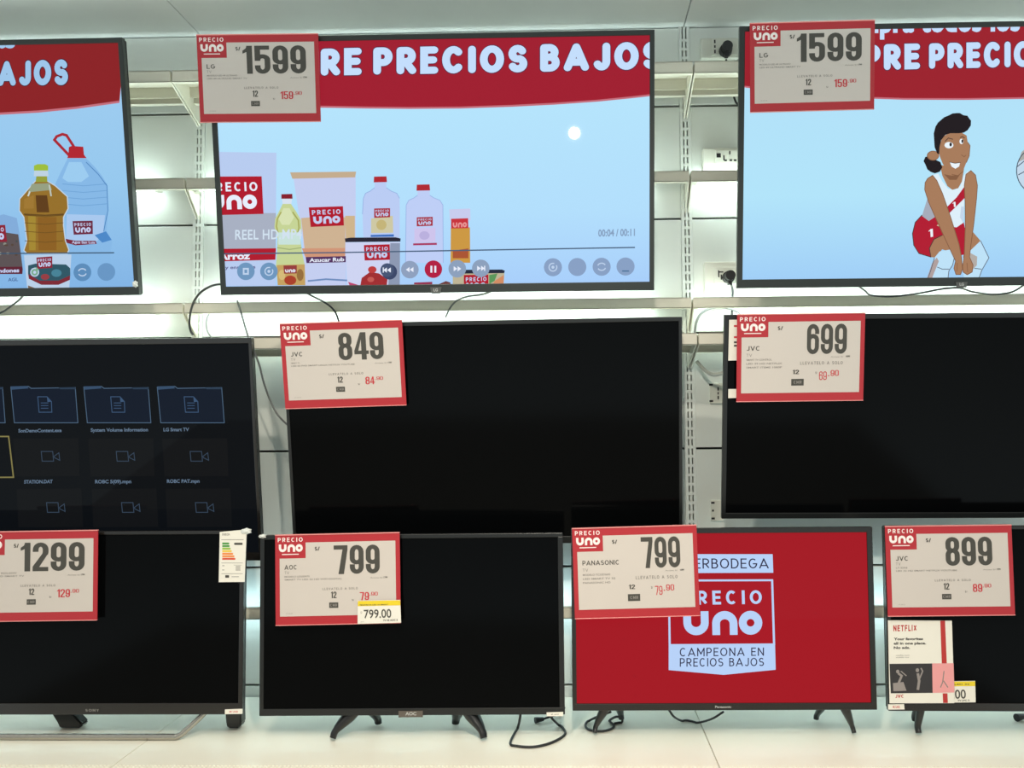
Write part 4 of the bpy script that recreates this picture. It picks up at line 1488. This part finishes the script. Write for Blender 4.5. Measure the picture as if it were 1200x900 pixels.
def price_sign(label, c, W, H, tilt, yaw, roll, price, brand, lines, month, monthc, style='a', uno_shift=0):
    Mw = pose(c, W, H, tilt, yaw, roll)
    t = thing('price_sign', label, 'sign', group='red framed price signs')
    t.matrix_world = Mw
    f = fit_quad(W, H)
    # stiff backing card with red border and logo badge
    bm = bmesh.new()
    bx(bm, -W / 2, W / 2, 0, .0025, 0, H, .0006)
    A = Art(f)
    A.caps('PRECIO', (.022, .030, .222, .078), M_LOGO, .17, .32)
    A.uno((.030, .105, .222, .190), M_LOGO)
    A.rect(.055, .212, .190, .222, M_LOGO)
    A.layer = 4
    A.emit(bm, 0, 1, .0003)
    obj('backing_card', bm, [M_RED] + A.mats, t, smooth=None)
    # white printed sheet
    A = Art(f)
    A.poly([(.245, .088), (.965, .088), (.965, .905), (.036, .905), (.036, .262), (.245, .262)], M_PAPER)
    A.up()
    A.caps('S/', (.318, .138, .358, .182), M_INK, .22, .12)
    big4 = len(price) == 4
    if style == 'a':
        A.number(price, ((.375 if big4 else .470), .128, .895 if big4 else .838, .448), M_INK)
        A.caps(brand, (.075, .335, .075 + .030 * len(brand) + .010, .386), M_INK, .15, .16)
        A.caps('TV', (.075, .405, .112, .436), M_GREY, .11, .2)
        y = .456
        for s, w_ in lines:
            A.text(s, (.075, y, .075 + w_, y + .017), M_GREY, .01)
            y += .034
        A.text('Antes S/', (.760, .488, .860, .502), M_GREY)
        A.text('1799', (.868, .484, .898, .502), M_INK, .03)
        A.caps('LLEVATELO A SOLO', (.378, .596, .660, .620), M_GREY, .17, .28)
        A.number('12', (.445, .640, .490, .712), M_INK)
        A.rect(.430, .760, .503, .820, M_INK)
        A.text('S/', (.612, .728, .630, .746), M_INK)
        A.number(month, (.675, .652, .675 + .033 * len(month) + (.006 if len(month) > 2 else .008), .742), M_REDINK, hx=.17, hy=.12)
        xx = .675 + .033 * len(month) + .016
        A.number(monthc, (xx + .010, .652, xx + .062, .694), M_REDINK, hx=.14, hy=.10)
        A.rect(xx - .004, .684, xx + .003, .692, M_REDINK)
        A.text('17-10-19', (.085, .868, .135, .878), M_GREY)
        A.up()
        A.caps('CMR', (.438, .775, .495, .805), M_GREY, .2, .2)
    else:
        A.number(price, (.548, .118, .860, .462), M_INK, hx=.19)
        A.caps(brand, (.075, .362, .075 + .0315 * len(brand) + .012, .414), M_INK, .15, .14)
        A.caps('TV', (.075, .450, .118, .484), M_GREY, .11, .2)
        y = .510
        for s, w_ in lines:
            A.text(s, (.075, y, .075 + w_, y + .020), M_GREY, .012)
            y += .044
        A.text('Antes S/', (.735, .488, .835, .502), M_GREY)
        A.text('1099', (.855, .482, .886, .502), M_INK, .03)
        A.caps('LLEVATELO A SOLO', (.498, .546, .832, .582), M_GREY, .17, .28)
        A.number('12', (.440, .640, .490, .690), M_INK)
        A.rect(.405 + .025, .745, .528, .822, M_INK)
        A.text('S/', (.618, .665, .632, .690), M_INK)
        A.number(month, (.648, .662, .708, .762), M_REDINK, hx=.12, hy=.10)
        A.number(monthc, (.738, .648, .802, .716), M_REDINK, hx=.14, hy=.11)
        A.rect(.718, .706, .728, .718, M_REDINK)
        A.up()
        A.caps('CMR', (.448, .766, .512, .800), M_GREY, .2, .2)
    bm = bmesh.new()
    A.emit(bm, 0, 0, .0003)
    obj('price_sheet', bm, A.mats, t, smooth=None)
    # clear plastic lip along the top and bottom of the holder
    for a, b, c0, c1 in ((-.0016, .0042, H - .0012, H + .0012), (-.0012, .0030, -.0012, .0006)):
        bm = bmesh.new()
        bx(bm, -W / 2, W / 2, a, b, c0, c1, .0003)
        obj('holder_lip', bm, M_CLEAR, t)
    return t, Mw


L2 = [('MODELO LED 49 ULTRAHD', .25), ('LED 49 ULTRAHD SMART TV', .33)]
price_sign('red framed 1599 price sign, on the screen with groceries', (-0.7439, 1.9857, 0.8394), .2931, .2023, 9.12, -.39, .60, '1599', 'LG', L2, '159', '90')
price_sign('red framed 1599 price sign, on the screen with the cartoon player', (0.5734, 1.9891, 0.8465), .2940, .2037, 8.09, 1.17, -.99, '1599', 'LG', L2, '159', '90')
price_sign('red framed 849 price sign on the dark middle row television', (-0.5491, 2.0298, 0.1541), .2942, .2043, 9.36, .25, -1.33, '849', 'JVC', [('SMART TV', .07), ('LED 43 FHD SMART LINUX NETFLIX YOUTUBE', .52)], '84', '90')
price_sign('red framed 699 price sign on the middle row right television', (0.5427, 2.0356, 0.1610), .3018, .2074, 9.0, .48, -.22, '699', 'JVC', [('SMART TV CONTROL', .20), ('LED 39 HD NETFLIX', .28), ('SMART ITEMS 1080P', .28)], '69', '90', 'b')
price_sign('red framed 1299 price sign cut off at the left', (-1.2570, 1.985, -0.3374), .2905, .2071, 0, .41, -.56, '1299', 'SONY', [('MODELO KDL32W', .27), ('LED 32 HD SMART TV', .33)], '129', '90')
price_sign('red framed 799 price sign with a yellow tag stuck on', (-0.5473, 1.985, -0.3468), .2900, .2068, 0, .81, -.87, '799', 'AOC', [('MODELO LE32S5970', .20), ('SMART TV LED 32 HD WIFI DIGITAL', .46)], '79', '90')
price_sign('red framed 799 price sign on the red logo screen', (0.1420, 1.985, -0.3332), .2867, .2054, 0, -.04, -1.35, '799', 'PANASONIC', [('MODELO TC32DS600', .22), ('LED SMART TV 32', .26), ('PANASONIC HD', .22)], '79', '90', 'b')
price_sign('red framed 899 price sign above the white streaming card', (0.8567, 1.985, -0.3328), .2868, .2028, 0, .25, -.41, '899', 'JVC', [('LT-32KB', .09), ('LED 32 HD SMART NETFLIX YOUTUBE', .48)], '89', '90')


# loose tags and cards
def flat_card(name, label, cat, quad, Y, base, draw, th=.0012, group=None):
    pts = [at(x, y, Y) for x, y in quad]
    cx = sum(p.x for p in pts) / 4
    z0 = min(p.z for p in pts)
    Mw = Matrix.Translation((cx, Y, z0))
    q = [(p.x - cx, p.z - z0) for p in pts]
    bm = bmesh.new()
    prism(bm, q[::-1], 0, th, axis='y')
    A = Art(pix_map(Mw, 0))
    draw(A)
    A.emit(bm, 0, 1, .0002)
    o = obj(name, bm, [base] + A.mats, None, smooth=None)
    o.matrix_world = Mw
    return tag(o, label, cat, group)


def dr_tag1(A):
    z = lambda x, y: (315 + x / 7.5, 620 + y / 7.5)
    A.poly([z(783, 632), z(1155, 626), z(1157, 670), z(782, 678)], M_YELLOW)
    A.up()
    A.text('TELEVISOR LED 32 SMART', [z(797, 662), z(1050, 658), z(1050, 668), z(797, 673)], M_INK, .02)
    A.text('799.00', [z(835, 710), z(1075, 702), z(1078, 778), z(838, 784)], M_INK, .012)
    A.text('S/', [z(806, 725), z(822, 724), z(822, 742), z(806, 744)], M_GREY)
    A.text('TV 32 AOC 2', [z(1005, 795), z(1132, 790), z(1132, 806), z(1005, 810)], M_INK, .03)
    A.text('2019', [z(806, 812), z(835, 811), z(835, 818), z(806, 819)], M_GREY)


flat_card('shelf_tag', 'white and yellow tag reading 799.00 on the corner of a red framed sign', 'price tag',
          [(419.2, 704), (469, 703), (470, 729.6), (419, 731.2)], 1.9815, M_WHITE, dr_tag1, group='yellow topped tags')


def dr_tag2(A):
    A.poly([(1085, 799.0), (1142.7, 798.4), (1142.8, 804), (1085, 804.6)], M_YELLOW)
    A.up()
    A.text('TELEVISOR LED 32', [(1088, 801.6), (1136, 801), (1136, 802.4), (1088, 803)], M_INK, .02)
    A.text('899.00', [(1096, 809), (1131.5, 808), (1132, 818.6), (1096.5, 819.4)], M_INK, .012)
    A.text('TV JVC 2', [(1122, 820), (1136, 819.6), (1136, 821.4), (1122, 821.9)], M_INK, .03)


flat_card('shelf_tag', 'white and yellow tag ending in 00, half hidden behind the streaming card', 'price tag',
          [(1085, 798.8), (1142.8, 798), (1143.4, 823), (1085.5, 823.8)], 1.9985, M_WHITE, dr_tag2, group='yellow topped tags')


def dr_netflix(A):
    z = lambda x, y: (1030 + x / 3.912, 610 + y / 3.912)
    A.poly([z(281, 459), z(303, 459), z(311, 655), z(288, 655)], M_DKRED)
    A.poly([z(292, 792), z(314, 792), z(316, 836), z(294, 836)], M_DKRED)
    A.caps('NETFLIX', [z(66, 480), z(172, 478), z(172, 506), z(66, 508)], M_DKRED, .2, .22)
    for i, s in enumerate(('Your favorites', 'all in one place.', 'No ads.')):
        y = 537 + i * 20
        A.text(s, [z(68, y), z((202, 216, 142)[i], y - 1), z((202, 216, 142)[i], y + 11), z(68, y + 12)], M_INK, .04)
    A.text('netflix.com', [z(78, 615), z(140, 614), z(140, 620), z(78, 621)], M_GREY)
    A.text('available now', [z(78, 624), z(138, 623), z(138, 629), z(78, 630)], M_GREY)
    A.poly([z(48, 657), z(244, 655), z(246, 790), z(54, 792)], M_PHOTO)
    A.poly([z(244, 655), z(342, 654), z(346, 788), z(246, 790)], M_PINK)
    A.up()
    # two dim dancing figures in the dark picture
    A.stroke([z(88, 700), z(104, 712), z(92, 740), z(84, 770)], 2.6, M_PHOTOL)
    A.poly([z(64, 745), z(112, 740), z(126, 780), z(66, 782)], M_PHOTOL)
    A.ell(*z(86, 692), 2.0, 2.2, M_PHOTOL, 12)
    A.stroke([z(100, 690), z(126, 712)], 1.2, M_PHOTOL)
    A.stroke([z(178, 700), z(184, 735), z(178, 776)], 3.0, M_PHOTOL)
    A.stroke([z(184, 730), z(200, 690), z(192, 676)], 1.6, M_PHOTOL)
    A.ell(*z(176, 686), 2.0, 2.4, M_PHOTOL, 12)
    A.stroke([z(298, 690), z(292, 740), z(282, 765)], 1.2, M_GREY)
    A.stroke([z(296, 735), z(316, 765)], 1.2, M_GREY)
    A.caps('JVC', [z(74, 798), z(114, 797), z(114, 812), z(74, 813)], M_DKRED, .2, .15)


flat_card('promo_card', 'white streaming service card with a red stripe and pictures, below the 899 sign', 'card',
          [(1040.7, 727), (1115.5, 727.4), (1118.5, 824), (1042.6, 824.2)], 1.9955, M_WHITE, dr_netflix, .0015)


# narrow white cards half hidden behind the 699 sign
for nmq, q, dr in (('information_card', [(854.5, 374.8), (880, 374.2), (879, 422), (853.5, 422.6)], True), ('information_card', [(853.6, 456), (880, 455.6), (880, 466), (853.4, 466.6)], False)):
    def dd(A, dr=dr):
        if dr:
            for i, y in enumerate((381, 394, 400, 404)):
                A.rect(860, y, 878, y + 2.2, M_REDINK if i < 2 else M_INK)
    plate('sticker', tvMR, mMR, q, M_WHITE, dd, y0=0.0015, label='white card behind the price sign')


# ================================================================== OUTLETS AND CORDS
def outlet(label, px, py, w_, h_, slots, back=None, Y=D, plug=None):
    p = at(px, py, Y)
    t = thing('power_outlet', label, 'outlet', (p.x, Y, p.z))
    k = Y / 1000.0
    f = 0.0
    if back:
        bm = bmesh.new()
        dx0, dx1, dz0, dz1 = [v * k for v in back]
        bx(bm, dx0, dx1, -.022, 0, dz0, dz1, .003)
        obj('mounting_box', bm, M_OUT, t)
        f = -.022
    bm = bmesh.new()
    bx(bm, -w_ / 2 * k, w_ / 2 * k, f - .008, f, -h_ / 2 * k, h_ / 2 * k, .002)
    obj('face_plate', bm, M_OUT, t)
    bm = bmesh.new()
    for sx, sz, a, b in slots:
        bx(bm, (sx - a / 2) * k, (sx + a / 2) * k, f - .0088, f - .004, (sz - b / 2) * k, (sz + b / 2) * k)
    obj('socket_slots', bm, M_SLOT, t)
    return t, f, k


V3 = lambda x: [(x, 6, 1.6, 4), (x, 0, 1.6, 3), (x, -6, 1.6, 4)]
H3 = lambda z, x0=0: [(x0 - 5, z, 3, 1.6), (x0, z + 6, 2, 3), (x0 + 5, z, 3, 1.6)]
outlet('ivory power outlet with a round black plug, under the canopy right of the upright', 847, 60, 30, 20, V3(-11.5), back=(-27, 17, -12, 12))
outlet('ivory double power outlet behind the second lit rail, beside the right upright', 850, 188, 28, 17, [(-10, 2, 5, 5), (-4, -1, 1.5, 6), (3, 5, 1.4, 4), (-2, -4, 3, 2), (4, -4, 3, 2), (9, -4, 3, 2)], back=(-28, 20, -13, 12))
outlet('ivory power outlet with a black plug, just above the third rail', 848, 325, 27, 20, [(-8, 2, 1.4, 8), (-5, 4, 5, 1.4), (-5, -2, 1.4, 6)], back=(-24, 14, -22, 17))
outlet('ivory power outlet left of the 699 sign, half behind the dark television', 839, 461, 15, 24, [(-6, 10, 4, 2.2), (-6, -9, 4, 2.2), (2, 5, 1.6, 4), (2, 0, 1.4, 3), (2, -5, 1.6, 4)])
outlet('ivory power outlet at the lower left corner of the 699 television', 840, 598, 15, 24, [(-5, 9, 4, 2.2), (-5, 0, 2, 2.2), (-5, -9, 4, 2.2)])


def cord(tv, pts, r, m, plug=None, name='power_cord'):
    """a set's own cord; pts: (px, py, Y) in the photo at true depth"""
    inv = tv.matrix_world.inverted()
    P = catmull([at(*p) for p in pts], 8)
    bm = bmesh.new()
    tube(bm, P, r, 8)
    bm.transform(inv)
    o = obj(name, bm, m, tv)
    if plug:
        (px, py, Y, rad, ln) = plug
        c = at(px, py, Y)
        bm = bmesh.new()
        cyl(bm, c + Vector((0, -ln * .25, 0)), rad, ln * .5, 'y', 20, r2=rad * .9)
        cyl(bm, c + Vector((0, -ln * .75, 0)), rad * .78, ln * .5, 'y', 20)
        bx(bm, c.x - rad * .3, c.x + rad * .3, c.y - ln * .75, c.y - ln * .2, c.z - rad * 1.35, c.z - rad * .6, .002)
        bm.transform(inv)
        obj('plug', bm, M_CORD, o)
    return o


bpy.context.view_layer.update()
cord(tvR, [(851, 70, 2.265), (851.5, 80, 2.285), (854, 92, 2.306), (859, 110, 2.308), (865, 123, 2.306), (880, 130, 2.28), (895, 150, 2.16), (900, 170, 2.11)], .0030, M_CORD, (850, 60, 2.294, .018, .036))
cord(tvMR, [(857, 333, 2.262), (858.5, 340, 2.285), (858.5, 350, 2.306), (858, 372, 2.306), (862, 377, 2.24), (870, 384, 2.15), (880, 400, 2.122), (886, 415, 2.12)], .0028, M_CORD, (853.5, 325, 2.294, .017, .036))
cord(tvM, [(270, 334, 2.11), (260, 333, 2.12), (248, 335, 2.14), (236, 342, 2.17), (228, 352, 2.20), (223.5, 365, 2.228), (222, 380, 2.228), (223.5, 388, 2.235), (226, 392, 2.25)], .0030, M_CORD)
cord(tvML, [(256, 364, 2.306), (247, 366, 2.306), (242, 375, 2.306), (243, 388, 2.306), (250, 400, 2.306), (250, 414, 2.306), (250, 428, 2.26), (240, 445, 2.13)], .0020, M_CORDG)
cord(tvMC, [(278, 352, 2.20), (283, 368, 2.226), (287, 382, 2.19), (291, 395, 2.14), (297, 410, 2.13), (304, 428, 2.14), (309, 448, 2.16), (317, 470, 2.17), (327, 488, 2.16), (345, 503, 2.14), (370, 510, 2.12)], .0026, M_CORDG)
cord(tvM, [(350, 336, 2.11), (355, 341, 2.13), (366, 347, 2.18), (378, 353, 2.225), (388, 360, 2.23), (394, 368, 2.23), (398, 380, 2.23)], .0026, M_CORD)
cord(tvM, [(584, 334, 2.11), (578, 340, 2.12), (565, 345, 2.17), (548, 347.5, 2.20), (536, 352, 2.225), (528, 360, 2.23), (522, 372, 2.23)], .0024, M_CORDG)
cord(tvL, [(36, 336, 2.11), (30, 342, 2.12), (24, 350, 2.17), (14, 358, 2.20), (2, 366, 2.225), (-20, 372, 2.23)], .0026, M_CORD)
cord(tvR, [(1000, 326, 2.11), (1005, 334, 2.12), (1014, 341, 2.16), (1021, 346, 2.2), (1045, 347.5, 2.22), (1075, 344, 2.20), (1105, 338.5, 2.15), (1125, 337.5, 2.13), (1140, 342, 2.17), (1165, 345, 2.2), (1186, 342, 2.18), (1200, 334, 2.14), (1212, 326, 2.11)], .0024, M_CORD)
cord(tvMR, [(817, 424, 2.295), (826, 434, 2.27), (836, 439, 2.24), (850, 436, 2.20), (866, 428, 2.15), (884, 424, 2.12)], .0050, M_CORDW, name='white_cord')['label'] = 'thick white cord bow'
cord(tvMR, [(814, 392, 2.306), (816, 378, 2.306), (822, 367, 2.306), (834, 361, 2.306), (850, 360.5, 2.306), (866, 366, 2.28), (876, 378, 2.16), (884, 392, 2.125), (890, 410, 2.12)], .0034, M_CORDG)


def floor_cord(tv, pts, r=.0030, m=M_CORD):
    """cord lying on the base shelf; Y None means it rests on the shelf"""
    W = []
    for px, py, Y in pts:
        if Y is None:
            v = FX + RX * ((px - PX) / F) - UX * ((py - PY) / F)
            k = (DECK + r - CZ) / v.z
            W.append(Vector((0, 0, CZ)) + v * k)
        else:
            W.append(at(px, py, Y))
    P = catmull(W, 8)
    for p in P:
        p.z = max(p.z, DECK + r + .0004)
    bm = bmesh.new()
    tube(bm, P, r, 8)
    bm.transform(tv.matrix_world.inverted())
    return obj('power_cord', bm, m, tv)


floor_cord(tvA, [(610, 832, 2.045), (609.5, 841, 2.04), (606, 855, None), (598, 871, None), (606, 874.5, None), (625, 875.5, None), (645, 871, None), (660, 863, None), (662, 857, None), (655, 850, None), (647, 842, 2.05), (643, 834, 2.045)])
floor_cord(tvP, [(716, 834, 2.07), (700, 840, 2.085), (690, 845, None), (686, 851, None), (692, 856, None), (706, 857, None), (717, 854, None), (719, 850, None), (714, 845, None), (722, 840, 2.09), (729, 842, 2.09), (728, 847, None), (720, 848, None)], .0028)
floor_cord(tvP, [(784, 832, 2.05), (790, 840, 2.055), (800, 845, None), (816, 847, None), (834, 842.5, 2.06), (848, 834, 2.05)], .0026)

# loose plug ends behind the bottom row
for tv, px, py in ((tvA, 632, 843.5), (tvJ, 1196, 841)):
    v = FX + RX * ((px - PX) / F) - UX * ((py - PY) / F)
    k = (DECK + .008 - CZ) / v.z
    p = Vector((0, 0, CZ)) + v * k
    s = 1.0 if px < 1000 else 1.25
    to = tv.matrix_world.inverted() @ Matrix.Translation((p.x, p.y, DECK + .0005))
    bm = bmesh.new()
    tube(bm, catmull([(.008 * s, .004, .0075 * s), (.03, .018, .010), (.05, .05, .006), (.06, .10, .004)], 6), .0028, 8)
    bm.transform(to)
    c = obj('power_cord', bm, M_CORD, tv)
    bm = bmesh.new()
    tt = bmesh.new()
    bmesh.ops.create_cone(tt, cap_ends=True, segments=14, radius1=.0075 * s, radius2=.0045 * s, depth=.022 * s)
    merge(bm, tt, 0, Matrix.Translation((0, 0, .0075 * s)) @ Matrix.Rotation(math.radians(25), 4, 'Z') @ Matrix.Rotation(PI / 2, 4, 'Y'))
    bm.transform(to)
    obj('plug', bm, M_CORD, c)
